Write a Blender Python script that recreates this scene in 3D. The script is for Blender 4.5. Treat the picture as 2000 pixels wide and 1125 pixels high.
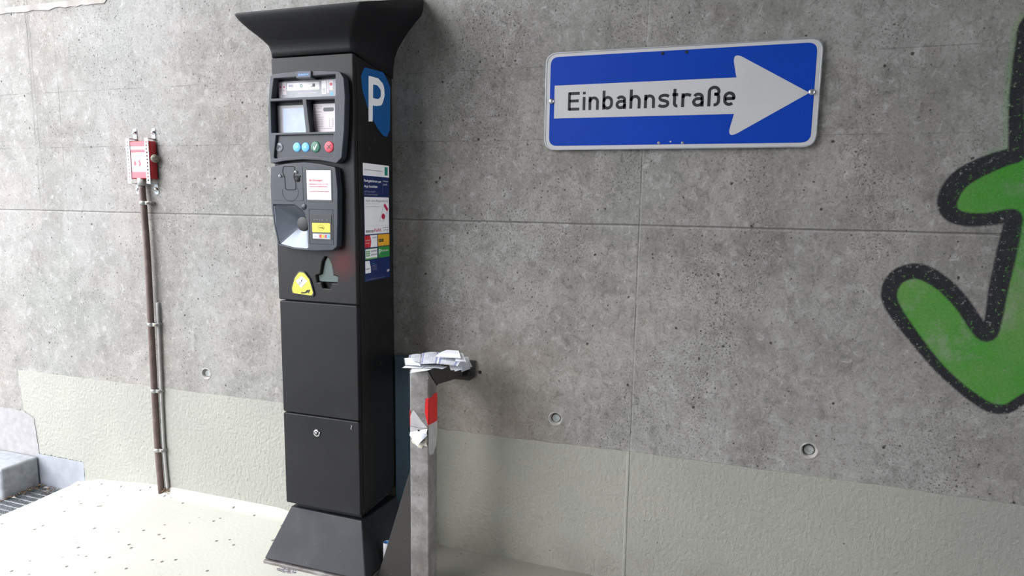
import bpy, bmesh, math, random
from mathutils import Vector, Matrix
random.seed(7)
SC = bpy.context.scene
for o in list(bpy.data.objects): bpy.data.objects.remove(o)

# ------------------------------------------------------------------ camera
cd = bpy.data.cameras.new('camera'); cam = bpy.data.objects.new('camera', cd)
SC.collection.objects.link(cam); SC.camera = cam
cd.sensor_fit = 'HORIZONTAL'; cd.sensor_width = 36; cd.lens = 1245.275/2000*36
cd.clip_start = .02; cd.clip_end = 300
R_ = Vector((0.95054286, 0.31021665, 0.01529364)); U_ = Vector((-0.05517636, 0.12020055, 0.99121511)); F_ = Vector((-0.30565313, 0.94303630, -0.13137240))
m3 = Matrix((R_, U_, -F_)).transposed()
cam.matrix_world = Matrix.Translation((1.6309, -2.0267, 1.2554)) @ m3.to_4x4()

# ------------------------------------------------------------------ daylight and exposure
world = bpy.data.worlds.new('overcast_sky'); SC.world = world; world.use_nodes = True
wn = world.node_tree; wn.nodes.clear()
wo = wn.nodes.new('ShaderNodeOutputWorld'); bg = wn.nodes.new('ShaderNodeBackground')
bg.inputs['Color'].default_value = (0.92, 0.95, 1.0, 1); bg.inputs['Strength'].default_value = 7.9
wn.links.new(bg.outputs[0], wo.inputs[0])
sd = bpy.data.lights.new('hazy_sun', 'SUN'); sd.energy = 1.8; sd.angle = math.radians(40); sd.color = (1.0, .97, .93)
sun = bpy.data.objects.new('hazy_sun', sd); SC.collection.objects.link(sun)
sun.rotation_euler = Vector((-.8,-.8,.8)).to_track_quat('Z', 'Y').to_euler()
SC.view_settings.view_transform = 'Standard'; SC.view_settings.look = 'None'
SC.view_settings.gamma = 1; SC.view_settings.use_curve_mapping = False
SC.view_settings.exposure = 0.0

# ------------------------------------------------------------------ mesh helpers
def rpoly(pts, n=5):
    """polygon with rounded corners; pts = (x, z[, r])"""
    out = []; N = len(pts)
    for i, p in enumerate(pts):
        r = p[2] if len(p) > 2 else 0
        P = Vector(p[:2]); A = Vector(pts[i-1][:2]); B = Vector(pts[(i+1) % N][:2])
        if r <= 0: out.append((P.x, P.y)); continue
        a = (A-P).normalized(); b = (B-P).normalized(); ang = a.angle(b)
        d = min(r/math.tan(ang/2), (A-P).length*.49, (B-P).length*.49)
        s = P+a*d; e = P+b*d
        for k in range(n+1):
            t = k/n; q = s*(1-t)**2 + P*2*t*(1-t) + e*t*t
            out.append((q.x, q.y))
    return out
def rect(x0, z0, x1, z1, r=0): return rpoly([(x0, z0, r), (x1, z0, r), (x1, z1, r), (x0, z1, r)])
def circ(x, z, r, n=24): return [(x+r*math.cos(2*math.pi*k/n), z+r*math.sin(2*math.pi*k/n)) for k in range(n)]
def front(y):
    return lambda u, v, n: (u, y-n, v)
def side(x):
    return lambda u, v, n: (x+n, u, v)
def up(z):
    return lambda u, v, n: (u, v, z+n)
class MB:
    def __init__(s): s.V = []; s.F = []; s.M = []; s.S = []; s.mats = []
    def mi(s, m):
        if m not in s.mats: s.mats.append(m)
        return s.mats.index(m)
    def add(s, V, F, m, smooth=False):
        b = len(s.V); s.V += [tuple(v) for v in V]; k = s.mi(m)
        for f in F: s.F.append([b+i for i in f]); s.M.append(k); s.S.append(smooth)
        return s
    def addbm(s, bm, m, smooth=False):
        bm.verts.index_update()
        s.add([v.co[:] for v in bm.verts], [[v.index for v in f.verts] for f in bm.faces], m, smooth); bm.free(); return s
    def box(s, x0, x1, y0, y1, z0, z1, m, bev=0, seg=2):
        bm = bmesh.new(); bmesh.ops.create_cube(bm, size=1)
        for v in bm.verts: v.co = Vector(((x0+x1)/2+v.co.x*(x1-x0), (y0+y1)/2+v.co.y*(y1-y0), (z0+z1)/2+v.co.z*(z1-z0)))
        if bev: bmesh.ops.bevel(bm, geom=bm.edges[:], offset=bev, segments=seg, affect='EDGES', profile=.5)
        return s.addbm(bm, m, False)
    def hexa(s, P, m, bev=0):
        """8 points: bottom ring 0-3, top ring 4-7"""
        bm = bmesh.new(); vs = [bm.verts.new(p) for p in P]
        for f in [(3,2,1,0),(4,5,6,7),(0,1,5,4),(1,2,6,5),(2,3,7,6),(3,0,4,7)]: bm.faces.new([vs[i] for i in f])
        if bev: bmesh.ops.bevel(bm, geom=bm.edges[:], offset=bev, segments=2, affect='EDGES', profile=.5)
        return s.addbm(bm, m)
    def flat(s, pts, pl, m, n=0.0):
        bm = bmesh.new(); vs = [bm.verts.new(pl(u, v, n)) for u, v in pts]
        f = bm.faces.new(vs); bmesh.ops.triangulate(bm, faces=[f]); return s.addbm(bm, m)
    def plate(s, outer, holes, pl, t, m, bev=0):
        """extruded outline with holes; its back lies on the plane pl, its front t in front"""
        c = bpy.data.curves.new('c', 'CURVE'); c.dimensions = '2D'; c.fill_mode = 'BOTH'
        for loop in [outer]+list(holes):
            sp = c.splines.new('POLY'); sp.points.add(len(loop)-1); sp.use_cyclic_u = True
            for p, q in zip(sp.points, loop): p.co = (q[0], q[1], 0, 1)
        c.extrude = max(t/2-bev, 0); c.bevel_depth = bev; c.bevel_resolution = 2; c.offset = -bev
        return s._curve(c, lambda p: pl(p.x, p.y, t/2+p.z), m)
    def _curve(s, c, fn, m):
        o = bpy.data.objects.new('c', c); SC.collection.objects.link(o)
        dg = bpy.context.evaluated_depsgraph_get(); dg.update()
        me = bpy.data.meshes.new_from_object(o.evaluated_get(dg))
        s.add([fn(v.co) for v in me.vertices], [list(p.vertices) for p in me.polygons], m)
        bpy.data.objects.remove(o); bpy.data.curves.remove(c); bpy.data.meshes.remove(me); return s
    def text(s, body, u, v, size, pl, m, width=None, bold=0.0, n=0.0, align='LEFT', rot=0.0, height=None, ext=0):
        """(u,v) baseline start; size = cap height"""
        c = bpy.data.curves.new('t', 'FONT'); c.body = body; c.size = 1; c.offset = bold; c.fill_mode = 'FRONT' if not ext else 'BOTH'
        c.resolution_u = 4 if size < .012 else 8
        o = bpy.data.objects.new('t', c); SC.collection.objects.link(o)
        dg = bpy.context.evaluated_depsgraph_get(); dg.update()
        me = bpy.data.meshes.new_from_object(o.evaluated_get(dg))
        if len(me.vertices):
            xs = [w.co.x for w in me.vertices]; x0, x1 = min(xs), max(xs)
            k = size/.727; kx = width/(x1-x0) if width else k
            W = (x1-x0)*kx; off = {'LEFT': 0, 'CENTER': -W/2, 'RIGHT': -W}[align]
            ca, sa = math.cos(rot), math.sin(rot)
            def fn(p):
                a = (p.x-x0)*kx+off; b = p.y*k
                return pl(u+a*ca-b*sa, v+a*sa+b*ca, n)
            s.add([fn(w.co) for w in me.vertices], [list(p.vertices) for p in me.polygons], m)
        bpy.data.objects.remove(o); bpy.data.curves.remove(c); bpy.data.meshes.remove(me); return s
    def tube(s, path, r, m, seg=12, caps=True, closed=False):
        P = [Vector(p) for p in path]; n = len(P); V = []; F = []
        rr = r if isinstance(r, (list, tuple)) else [r]*n
        ref = None
        for i, p in enumerate(P):
            if closed: d = (P[(i+1) % n]-P[i-1]).normalized()
            else: d = (P[min(i+1, n-1)]-P[max(i-1, 0)]).normalized()
            if ref is None: ref = Vector((0, 0, 1)) if abs(d.z) < .9 else Vector((1, 0, 0))
            a = (ref-d*ref.dot(d)).normalized(); b = d.cross(a); ref = a
            for k in range(seg):
                t = 2*math.pi*k/seg; V.append(p+(a*math.cos(t)+b*math.sin(t))*rr[i])
        for i in range(n if closed else n-1):
            for k in range(seg):
                j = (i+1) % n; F.append((i*seg+k, i*seg+(k+1) % seg, j*seg+(k+1) % seg, j*seg+k))
        s.add(V, F, m, True)
        if caps and not closed:
            s.add(V[:seg], [list(range(seg))[::-1]], m); s.add(V[-seg:], [list(range(seg))], m)
        return s
    def lathe(s, c, ax, prof, m, seg=24, smooth=True):
        """prof = (radius, distance along axis)"""
        c = Vector(c); d = Vector(ax).normalized(); ref = Vector((0, 0, 1)) if abs(d.z) < .9 else Vector((1, 0, 0))
        a = (ref-d*ref.dot(d)).normalized(); b = d.cross(a); V = []; F = []
        for r, h in prof:
            for k in range(seg):
                t = 2*math.pi*k/seg; V.append(c+d*h+(a*math.cos(t)+b*math.sin(t))*max(r, 1e-5))
        for i in range(len(prof)-1):
            for k in range(seg): F.append((i*seg+k, i*seg+(k+1) % seg, (i+1)*seg+(k+1) % seg, (i+1)*seg+k))
        return s.add(V, F, m, smooth)
    def loft(s, rings, m, smooth=True, cap0=False, cap1=False):
        n = len(rings[0]); V = [p for r in rings for p in r]; F = []
        for i in range(len(rings)-1):
            for k in range(n): F.append((i*n+k, i*n+(k+1) % n, (i+1)*n+(k+1) % n, (i+1)*n+k))
        s.add(V, F, m, smooth)
        if cap0: s.add(rings[0], [list(range(n))], m)
        if cap1: s.add(rings[-1], [list(range(n))], m)
        return s
    def build(s, name, parent=None, org=(0, 0, 0), merge=True):
        if parent is not None:
            q = parent
            while q.parent: q = q.parent
            org = q.location[:]
        me = bpy.data.meshes.new(name)
        me.from_pydata([(v[0]-org[0], v[1]-org[1], v[2]-org[2]) for v in s.V], [], s.F)
        for m in s.mats: me.materials.append(m)
        me.polygons.foreach_set('material_index', s.M); me.polygons.foreach_set('use_smooth', s.S)
        bm = bmesh.new(); bm.from_mesh(me)
        if merge: bmesh.ops.remove_doubles(bm, verts=bm.verts[:], dist=2e-5)
        bmesh.ops.recalc_face_normals(bm, faces=bm.faces[:]); bm.to_mesh(me); bm.free()
        o = bpy.data.objects.new(name, me); SC.collection.objects.link(o)
        if parent is None: o.location = org
        else: o.parent = parent
        return o
def tag(o, label=None, cat=None, group=None, kind=None):
    if label: o['label'] = label
    if cat: o['category'] = cat
    if group: o['group'] = group
    if kind: o['kind'] = kind
    return o
def thing(name, loc, label, cat, group=None):
    o = bpy.data.objects.new(name, None); SC.collection.objects.link(o); o.location = loc; o.empty_display_size = .05
    return tag(o, label, cat, group)

# ------------------------------------------------------------------ materials
class NT:
    def __init__(s, name):
        s.m = bpy.data.materials.new(name); s.m.use_nodes = True; s.t = s.m.node_tree; s.n = s.t.nodes
        s.b = s.n['Principled BSDF']; s.tc = None
    def new(s, t, **k):
        x = s.n.new(t)
        for a, v in k.items(): setattr(x, a, v)
        return x
    def lk(s, a, b): s.t.links.new(a, b)
    def co(s):
        if not s.tc: s.tc = s.new('ShaderNodeTexCoord')
        return s.tc.outputs['Object']
    def mapping(s, scale=(1, 1, 1), loc=(0, 0, 0)):
        x = s.new('ShaderNodeMapping'); x.inputs['Scale'].default_value = scale; x.inputs['Location'].default_value = loc
        s.lk(s.co(), x.inputs[0]); return x.outputs[0]
    def noise(s, sc, det=4, rough=.55, vec=None, dist=0):
        x = s.new('ShaderNodeTexNoise'); x.inputs['Scale'].default_value = sc; x.inputs['Detail'].default_value = det
        x.inputs['Roughness'].default_value = rough; x.inputs['Distortion'].default_value = dist
        s.lk(vec if vec is not None else s.co(), x.inputs['Vector']); return x.outputs['Fac']
    def ramp(s, v, a, b, c=0.0, d=1.0, smooth=True):
        x = s.new('ShaderNodeMapRange'); x.interpolation_type = 'SMOOTHSTEP' if smooth else 'LINEAR'
        for i, q in enumerate((a, b, c, d)): x.inputs[i+1].default_value = q
        s.lk(v, x.inputs[0]); return x.outputs[0]
    def math(s, op, a, b=0.0, c=None):
        x = s.new('ShaderNodeMath', operation=op)
        for i, q in enumerate((a, b, c)):
            if q is None: continue
            if isinstance(q, (int, float)): x.inputs[i].default_value = q
            else: s.lk(q, x.inputs[i])
        return x.outputs[0]
    def mix(s, f, a, b, mode='MIX'):
        x = s.new('ShaderNodeMix', data_type='RGBA', blend_type=mode)
        for i, q in ((0, f), (6, a), (7, b)):
            if isinstance(q, (int, float)): x.inputs[i].default_value = q
            elif isinstance(q, tuple): x.inputs[i].default_value = q+(1,)
            else: s.lk(q, x.inputs[i])
        return x.outputs[2]
    def xyz(s):
        x = s.new('ShaderNodeSeparateXYZ'); s.lk(s.co(), x.inputs[0]); return x.outputs
    def vor(s, sc, vec=None, rnd=1.0):
        x = s.new('ShaderNodeTexVoronoi'); x.inputs['Scale'].default_value = sc; x.inputs['Randomness'].default_value = rnd
        s.lk(vec if vec is not None else s.co(), x.inputs['Vector']); return x.outputs['Distance'], x.outputs['Color']
    def pits(s, sc, rad, keep, vec=None):
        """sparse small round spots: 1 inside"""
        d, c = s.vor(sc, vec); sp = s.new('ShaderNodeSeparateColor'); s.lk(c, sp.inputs[0])
        a = s.ramp(d, rad*.55, rad, 1, 0); k = s.ramp(sp.outputs[0], 1-keep, 1-keep+.01, 0, 1)
        return s.math('MULTIPLY', a, k)
    def line(s, co, pos, w):
        return s.ramp(s.math('ABSOLUTE', s.math('SUBTRACT', co, pos)), w*.4, w, 1, 0)
    def bump(s, h, st, dist=.002, nrm=None):
        x = s.new('ShaderNodeBump'); x.inputs['Strength'].default_value = st; x.inputs['Distance'].default_value = dist
        s.lk(h, x.inputs['Height'])
        if nrm is not None: s.lk(nrm, x.inputs['Normal'])
        return x.outputs[0]
    def set(s, col=None, rough=None, metal=None, nrm=None, spec=None):
        for k, q in (('Base Color', col), ('Roughness', rough), ('Metallic', metal), ('Normal', nrm), ('Specular IOR Level', spec)):
            if q is None: continue
            if isinstance(q, (int, float)): s.b.inputs[k].default_value = q
            elif isinstance(q, tuple): s.b.inputs[k].default_value = q+(1,)
            else: s.lk(q, s.b.inputs[k])
        return s.m
def srgb(r, g, b):
    f = lambda c: (c/255/12.92) if c/255 <= .04045 else ((c/255+.055)/1.055)**2.4
    return (f(r), f(g), f(b))
def simple(name, col, rough=.5, metal=0.0, var=.12, sc=20, bump=0, bsc=300, spec=None):
    t = NT(name); n = t.noise(sc, 5)
    c2 = tuple(min(1, q*(1+var)) for q in col); c1 = tuple(q*(1-var) for q in col)
    col_ = t.mix(t.ramp(n, .3, .7), c1, c2)
    nm = t.bump(t.noise(bsc, 2), bump, .001) if bump else None
    return t.set(col_, rough, metal, nm, spec)

def concrete_nodes(t):
    X, Y, Z = t.xyz()
    big = t.noise(1.1, 5, .6); mid = t.noise(5.5, 6, .62, dist=.6)
    streak = t.noise(3.0, 5, .6, t.mapping((1.6, 1, .28))); hor = t.noise(14, 4, .6, t.mapping((.12, 1, 1.6)))
    fine = t.noise(130, 4, .7); grain = t.noise(420, 2, .6)
    col = t.mix(t.ramp(mid, .3, .72), (.208, .201, .188), (.300, .291, .274))
    col = t.mix(t.math('MULTIPLY', t.ramp(big, .42, .66), .55), col, (.352, .346, .342))
    col = t.mix(t.math('MULTIPLY', t.ramp(streak, .48, .72), .42), col, (.160, .152, .136))
    col = t.mix(t.math('MULTIPLY', t.ramp(hor, .55, .75), .18), col, (.42, .41, .39))
    gv = t.noise(2.3, 3, .6, t.mapping((1, 1, 1), (7, 3, 2)))
    col = t.mix(t.math('MULTIPLY', t.ramp(gv, .52, .7), .22), col, (.25, .285, .262))
    col = t.mix(t.math('MULTIPLY', t.ramp(gv, .48, .3), .35), col, (.345, .295, .265))
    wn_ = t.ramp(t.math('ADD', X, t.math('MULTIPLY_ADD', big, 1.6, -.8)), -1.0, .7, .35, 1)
    crk = t.noise(42, 6, .72, t.mapping((1, 1, .75)), dist=.8); crk2 = t.noise(17, 6, .7, dist=.5)
    col = t.mix(t.ramp(fine, .35, .7, 0, .5), col, t.mix(1.0, col, (.62, .61, .60), 'MULTIPLY'))
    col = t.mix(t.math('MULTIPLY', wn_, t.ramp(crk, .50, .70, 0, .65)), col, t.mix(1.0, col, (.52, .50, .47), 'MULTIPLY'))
    col = t.mix(t.ramp(crk, .46, .30, 0, .55), col, (.43, .42, .405))
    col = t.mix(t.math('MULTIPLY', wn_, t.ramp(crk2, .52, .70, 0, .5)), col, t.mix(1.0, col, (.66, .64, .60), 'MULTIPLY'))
    col = t.mix(t.ramp(crk2, .46, .32, 0, .35), col, (.42, .41, .40))
    # porous, rough clouds of tiny dark pores
    cl = t.noise(3.1, 7, .75, t.mapping((1.2, 1, .6), (3, 9, 1)))
    cloud = t.ramp(cl, .44, .66)
    p0 = t.ramp(t.noise(170, 4, .8), .52, .62)
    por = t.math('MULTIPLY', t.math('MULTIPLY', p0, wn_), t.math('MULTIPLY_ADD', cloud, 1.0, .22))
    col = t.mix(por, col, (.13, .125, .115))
    wob = t.new('ShaderNodeVectorMath', operation='ADD'); t.lk(t.co(), wob.inputs[0])
    nv = t.new('ShaderNodeTexNoise'); nv.inputs['Scale'].default_value = 90; t.lk(t.co(), nv.inputs['Vector'])
    sc = t.new('ShaderNodeVectorMath', operation='SCALE'); t.lk(nv.outputs['Color'], sc.inputs[0]); sc.inputs['Scale'].default_value = .008
    t.lk(sc.outputs[0], wob.inputs[1])
    pA = t.pits(38, .12, .5, wob.outputs[0]); pB = t.pits(80, .24, .55, wob.outputs[0]); pC = t.pits(15, .082, .6, wob.outputs[0])
    pA = t.math('MULTIPLY', pA, t.ramp(t.noise(7, 3), .38, .55, .3, 1))
    pit = t.math('MAXIMUM', pA, t.math('MAXIMUM', t.math('MULTIPLY', pB, t.math('MULTIPLY_ADD', cloud, .7, .25)), pC))
    col = t.mix(t.math('MULTIPLY', pit, .92), col, (.035, .032, .028))
    # board joints of the formwork
    brk = t.noise(9, 3)
    wz = t.math('MULTIPLY_ADD', t.noise(6, 2), .004, Z)
    j1 = t.line(wz, 1.197, .0032); j2 = t.line(wz, 1.463, .0018); j3 = t.line(wz, 1.690, .0018)
    wx = t.math('MULTIPLY_ADD', t.noise(5, 2), .006, X)
    j4 = t.line(wx, 1.3915, .0022); j5 = t.line(t.math('MULTIPLY_ADD', t.noise(3, 3), .05, X), -1.145, .004)
    j6 = t.line(wx, -1.032, .003); j7 = t.line(t.math('MULTIPLY_ADD', t.noise(7, 4), .02, X), -1.178, .006)
    hi = t.ramp(Z, .9, 1.6)
    jj = t.math('MAXIMUM', t.math('MULTIPLY', j1, .95), t.math('MULTIPLY', t.math('MAXIMUM', j2, j3), t.ramp(brk, .42, .6, .1, .6)))
    jj = t.math('MAXIMUM', jj, t.math('MULTIPLY', j4, t.ramp(brk, .4, .6, .25, .9)))
    j567 = t.math('MULTIPLY', t.math('MAXIMUM', j5, t.math('MAXIMUM', j6, j7)), t.math('MULTIPLY', hi, t.ramp(brk, .35, .6, .15, .6)))
    jj = t.math('MAXIMUM', jj, j567)
    col = t.mix(t.math('MULTIPLY', jj, .8), col, (.085, .082, .076))
    lt = t.math('MAXIMUM', t.math('MULTIPLY', t.line(wz, 1.1905, .003), .7), t.line(wx, 1.3955, .003))
    col = t.mix(t.math('MULTIPLY', lt, .14), col, (.60, .59, .57))
    # dirt under and beside the rail bracket
    dx = t.math('MULTIPLY', t.math('SUBTRACT', X, .86), 2.2); dz = t.math('MULTIPLY', t.math('SUBTRACT', Z, .52), 2.6)
    rr = t.math('SQRT', t.math('ADD', t.math('MULTIPLY', dx, dx), t.math('MULTIPLY', dz, dz)))
    rr = t.math('ADD', rr, t.math('MULTIPLY_ADD', mid, .9, -.45))
    col = t.mix(t.ramp(rr, .2, 1.0, .42, 0), col, (.235, .185, .14))
    h = t.math('SUBTRACT', t.math('MULTIPLY_ADD', fine, .35, t.math('MULTIPLY', mid, .5)), t.math('MULTIPLY', pit, 1.3))
    h = t.math('SUBTRACT', h, t.math('MULTIPLY', jj, .5)); h = t.math('SUBTRACT', h, t.math('MULTIPLY', por, .6))
    h = t.math('ADD', h, t.math('MULTIPLY', lt, .12)); h = t.math('ADD', h, t.math('MULTIPLY', grain, .1))
    h = t.math('SUBTRACT', h, t.math('MULTIPLY', t.ramp(crk, .52, .72), .5)); return col, t.bump(h, .55, .0028)
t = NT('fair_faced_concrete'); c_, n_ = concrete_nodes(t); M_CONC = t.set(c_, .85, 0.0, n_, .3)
# the same wall under spray paint
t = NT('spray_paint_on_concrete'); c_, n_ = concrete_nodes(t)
ag = t.new('ShaderNodeAttribute', attribute_name='fill'); ab = t.new('ShaderNodeAttribute', attribute_name='stroke')
gm = t.math('MULTIPLY', t.ramp(t.math('ADD', ag.outputs['Fac'], t.math('MULTIPLY_ADD', t.noise(60, 3), .25, -.125)), .1, .95), t.ramp(t.noise(160, 3, .7), .28, .40, .45, 1))
wear = t.ramp(t.noise(5.5, 6, .75), .48, .68, 1, .42)
gcol = t.mix(t.ramp(t.noise(3.2, 4), .35, .65), (.040, .235, .018), (.120, .250, .065))
gcol = t.mix(t.ramp(t.noise(150, 3), .4, .7, 0, .4), gcol, (.05, .14, .03))
col = t.mix(t.math('MULTIPLY', gm, wear), c_, gcol)
sp = t.math('MAXIMUM', t.math('MULTIPLY', t.pits(80, .22, .3), .7), t.math('MULTIPLY', t.ramp(t.noise(75, 5, .75), .56, .66), 1.1))
bm_ = t.math('MULTIPLY', t.ramp(t.math('ADD', ab.outputs['Fac'], t.math('MULTIPLY_ADD', t.noise(200, 2), .3, -.15)), .15, .8), t.math('SUBTRACT', 1.0, t.math('MULTIPLY', sp, .75)))
col = t.mix(bm_, col, (.010, .011, .014)); M_GRAF = t.set(col, .6, 0.0, n_, .3)

def paint_nodes(name, floor=False):
    t = NT(name); X, Y, Z = t.xyz()
    big = t.noise(1.6, 5); mid = t.noise(7, 5)
    col = t.mix(t.ramp(big, .35, .65), (.272, .270, .242), (.304, .300, .266))
    col = t.mix(t.math('MULTIPLY', t.ramp(mid, .5, .75), .25), col, (.262, .266, .244))
    if floor:
        col = t.mix(t.ramp(big, .35, .65), (.385, .38, .337), (.432, .425, .375))
        sp = t.math('MAXIMUM', t.pits(26, .19, .30), t.pits(11, .085, .65)); k = .9
        col = t.mix(t.math('MULTIPLY', sp, k), col, (.06, .052, .045))
        dirt = t.math('MULTIPLY', t.ramp(t.math('ADD', X, t.math('MULTIPLY_ADD', mid, .4, -.2)), .52, .70, 0, .8), 1.0)
        col = t.mix(dirt, col, (.20, .19, .165))
        # bare patch where the paint has come away by the machine's foot
        dx = t.math('MULTIPLY', t.math('SUBTRACT', X, .285), 1.0); dy = t.math('MULTIPLY', t.math('SUBTRACT', Y, -.325), 2.4)
        r = t.math('SQRT', t.math('ADD', t.math('MULTIPLY', dx, dx), t.math('MULTIPLY', dy, dy)))
        r = t.math('ADD', r, t.math('MULTIPLY_ADD', t.noise(40, 4), .03, -.015))
        pt = t.ramp(r, .036, .042, 1, 0)
        col = t.mix(pt, col, t.mix(t.ramp(t.noise(120, 3), .45, .6), (.10, .095, .10), (.38, .36, .37)))
    else:
        sp = t.math('MAXIMUM', t.pits(22, .075, .22), t.pits(9, .028, .5))
        col = t.mix(t.math('MULTIPLY', sp, .8), col, (.07, .06, .045))
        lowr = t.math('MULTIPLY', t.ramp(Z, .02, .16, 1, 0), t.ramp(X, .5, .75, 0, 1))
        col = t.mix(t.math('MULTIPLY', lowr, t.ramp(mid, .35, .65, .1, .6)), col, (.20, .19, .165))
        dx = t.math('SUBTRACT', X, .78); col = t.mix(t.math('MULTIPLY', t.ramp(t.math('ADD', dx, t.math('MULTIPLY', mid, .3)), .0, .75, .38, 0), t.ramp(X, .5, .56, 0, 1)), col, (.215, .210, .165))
    strk = t.noise(60, 4, .6, t.mapping((1.6, 1, .8))); h = t.math('MULTIPLY_ADD', t.noise(75, 3, .55), 1.0, t.math('MULTIPLY', strk, .7))
    if not floor:
        h = t.math('ADD', h, t.math('MULTIPLY', t.line(t.math('MULTIPLY_ADD', t.noise(5, 2), .006, X), 1.388, .006), .8))
    return t.set(col, .62, 0.0, t.bump(h, .22 if floor else .75, .003 if floor else .0045), .35)
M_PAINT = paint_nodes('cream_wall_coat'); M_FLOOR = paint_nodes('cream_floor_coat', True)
M_GROUND = simple('asphalt', (.075, .075, .077), .9, 0, .25, 60, .4, 200)
M_SHELL = simple('concrete_shell', (.13, .125, .12), .9, 0, .15, 3)
M_GREYC = simple('smooth_grey_concrete', (.255, .27, .30), .8, 0, .12, 14, .3, 120)
M_KERB = simple('kerb_stone', (.24, .25, .265), .85, 0, .16, 30, .5, 160)
M_PATCH = simple('rough_plaster', (.27, .260, .266), .9, 0, .10, 30, .35, 90)
M_JOINT = simple('joint_mortar', (.30, .275, .255), .9, 0, .2, 12, .5, 90)
M_PLUG = simple('cement_plug', (.30, .31, .31), .8, 0, .2, 90, .4, 300)
M_CUP = simple('cone_plaster', (.33, .32, .30), .85, 0, .2, 60, .3, 200)
M_HOLE = simple('dark_hole', (.015, .015, .015), .9)

def dirty(name, col, rough, dirt, dcol, sc=9, spec=.5, metal=0, bump=.15, bsc=400, scr=True):
    t = NT(name); n = t.noise(sc, 6, .65)
    c = t.mix(t.math('MULTIPLY', t.ramp(n, .42, .72), dirt), col, dcol)
    sp = t.math('MAXIMUM', t.pits(60, .07, .25), t.pits(24, .05, .25))
    if scr: c = t.mix(t.math('MULTIPLY', sp, .45), c, (.35, .36, .38))
    return t.set(c, t.ramp(n, .3, .7, rough*.85, min(1, rough*1.2)), metal, t.bump(t.noise(bsc, 2), bump, .0006), spec)
M_DOOR = dirty('anthracite_powder_coat', (.012, .012, .014), .45, .35, (.019, .019, .020), 5, .22, 0, .35, 900, False)
M_BODY = simple('black_gloss_paint', (.010, .010, .010), .22, 0, .15, 8)
M_CAP = simple('black_textured_plastic', (.0070, .0070, .0080), .55, 0, .2, 8, .6, 700, .25)
M_BASE = dirty('scuffed_plinth_coat', (.013, .014, .018), .5, .5, (.026, .028, .036), 10, .3)
M_BEZEL = simple('dark_blue_grey_plastic', (.026, .031, .041), .38, 0, .12, 8, .25, 900, .35)
M_BLK = simple('matt_black_plastic', (.012, .012, .013), .5)
M_LINE = simple('shadow_gap', (.004, .004, .004), .8)
M_BOWL = simple('worn_metal_bowl', (.11, .125, .15), .33, .55, .2, 12)
M_STEEL = simple('galvanised_steel', (.55, .57, .59), .35, .9, .15, 40)
M_CHROME = simple('polished_steel', (.75, .76, .77), .18, 1.0, .06, 30)
M_WHITE = simple('white_print', (.84, .83, .84), .5, 0, .03)
M_PINK = simple('pinkish_white_film', (.66, .58, .62), .4, 0, .04)
M_LGREY = simple('grey_print', (.34, .35, .38), .45, 0, .05)
M_SCREEN = simple('lcd_screen', (.36, .43, .60), .25, 0, .06, 30)
M_GLASS = simple('display_surround', (.30, .30, .31), .35, 0, .06)
M_INK = simple('black_ink', (.012, .012, .014), .6)
M_GINK = simple('grey_ink', (.13, .13, .15), .6)
M_RED = simple('red_print', (.55, .02, .03), .45)
M_MAG = simple('magenta_print', (.50, .01, .07), .45)
M_NAVY = simple('navy_print', (.010, .022, .10), .35)
M_BLUE = simple('blue_print', (.012, .055, .30), .4)
M_PBLUE = simple('parking_blue', (.006, .085, .27), .35, 0, .05)
M_LBLUE = simple('light_blue_button', (.10, .40, .78), .4, 0, .04)
M_GREEN = simple('green_button', (.012, .12, .07), .4)
M_REDB = simple('red_button', (.50, .03, .06), .4)
M_GREYB = simple('grey_button', (.16, .18, .20), .4)
M_YEL = simple('yellow_print', (.62, .56, .045), .45, 0, .03)
M_ORG = simple('amber_print', (.80, .40, .02), .45, 0, .03)
M_LGRN = simple('light_green_print', (.16, .42, .12), .45, 0, .04)
M_MGRN = simple('leaf_green_print', (.035, .26, .05), .45, 0, .04)
M_TEAL = simple('teal_print', (.01, .20, .15), .45)
M_SBLUE = simple('sign_blue_film', (.0005, .038, .33), .55, 0, .05, 4, spec=.2)
M_SWHITE = dirty('sign_white_film', (.47, .47, .475), .4, .3, (.40, .40, .405), 7, .4, 0, .02)
M_SBACK = simple('sign_aluminium', (.42, .43, .44), .45, .6, .1, 30)
M_PAPER = simple('white_paper', (.74, .76, .80), .8, 0, .03)
M_BPANEL = dirty('blue_grey_sheet', (.095, .150, .205), .55, .4, (.13, .17, .20), 4)
M_PIPE = dirty('rusty_conduit', (.085, .055, .048), .5, .6, (.16, .12, .10), 24)
M_CABLE = simple('pale_grey_tube', (.36, .35, .34), .6, 0, .12, 20)
M_CLIP = simple('dull_clip_metal', (.30, .30, .29), .5, .5, .3, 80)
M_PALE = simple('pale_cover', (.50, .50, .51), .5, 0, .05)
M_BOXRED = simple('red_lacquer', (.42, .010, .018), .35, 0, .15, 15)
M_BOXPINK = simple('faded_red_lacquer', (.46, .085, .115), .45, 0, .08, 15)
M_STRAP = simple('white_steel_strap', (.40, .44, .48), .5, .0, .06)
M_KNOB = simple('verdigris_knob', (.22, .21, .17), .8, .2, .5, 150, .9, 120)
M_LEAF = simple('dry_leaf', (.26, .18, .12), .9, 0, .5, 60)
M_LITTER = simple('dark_leaf_litter', (.10, .075, .055), .95, 0, .6, 90)
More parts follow.
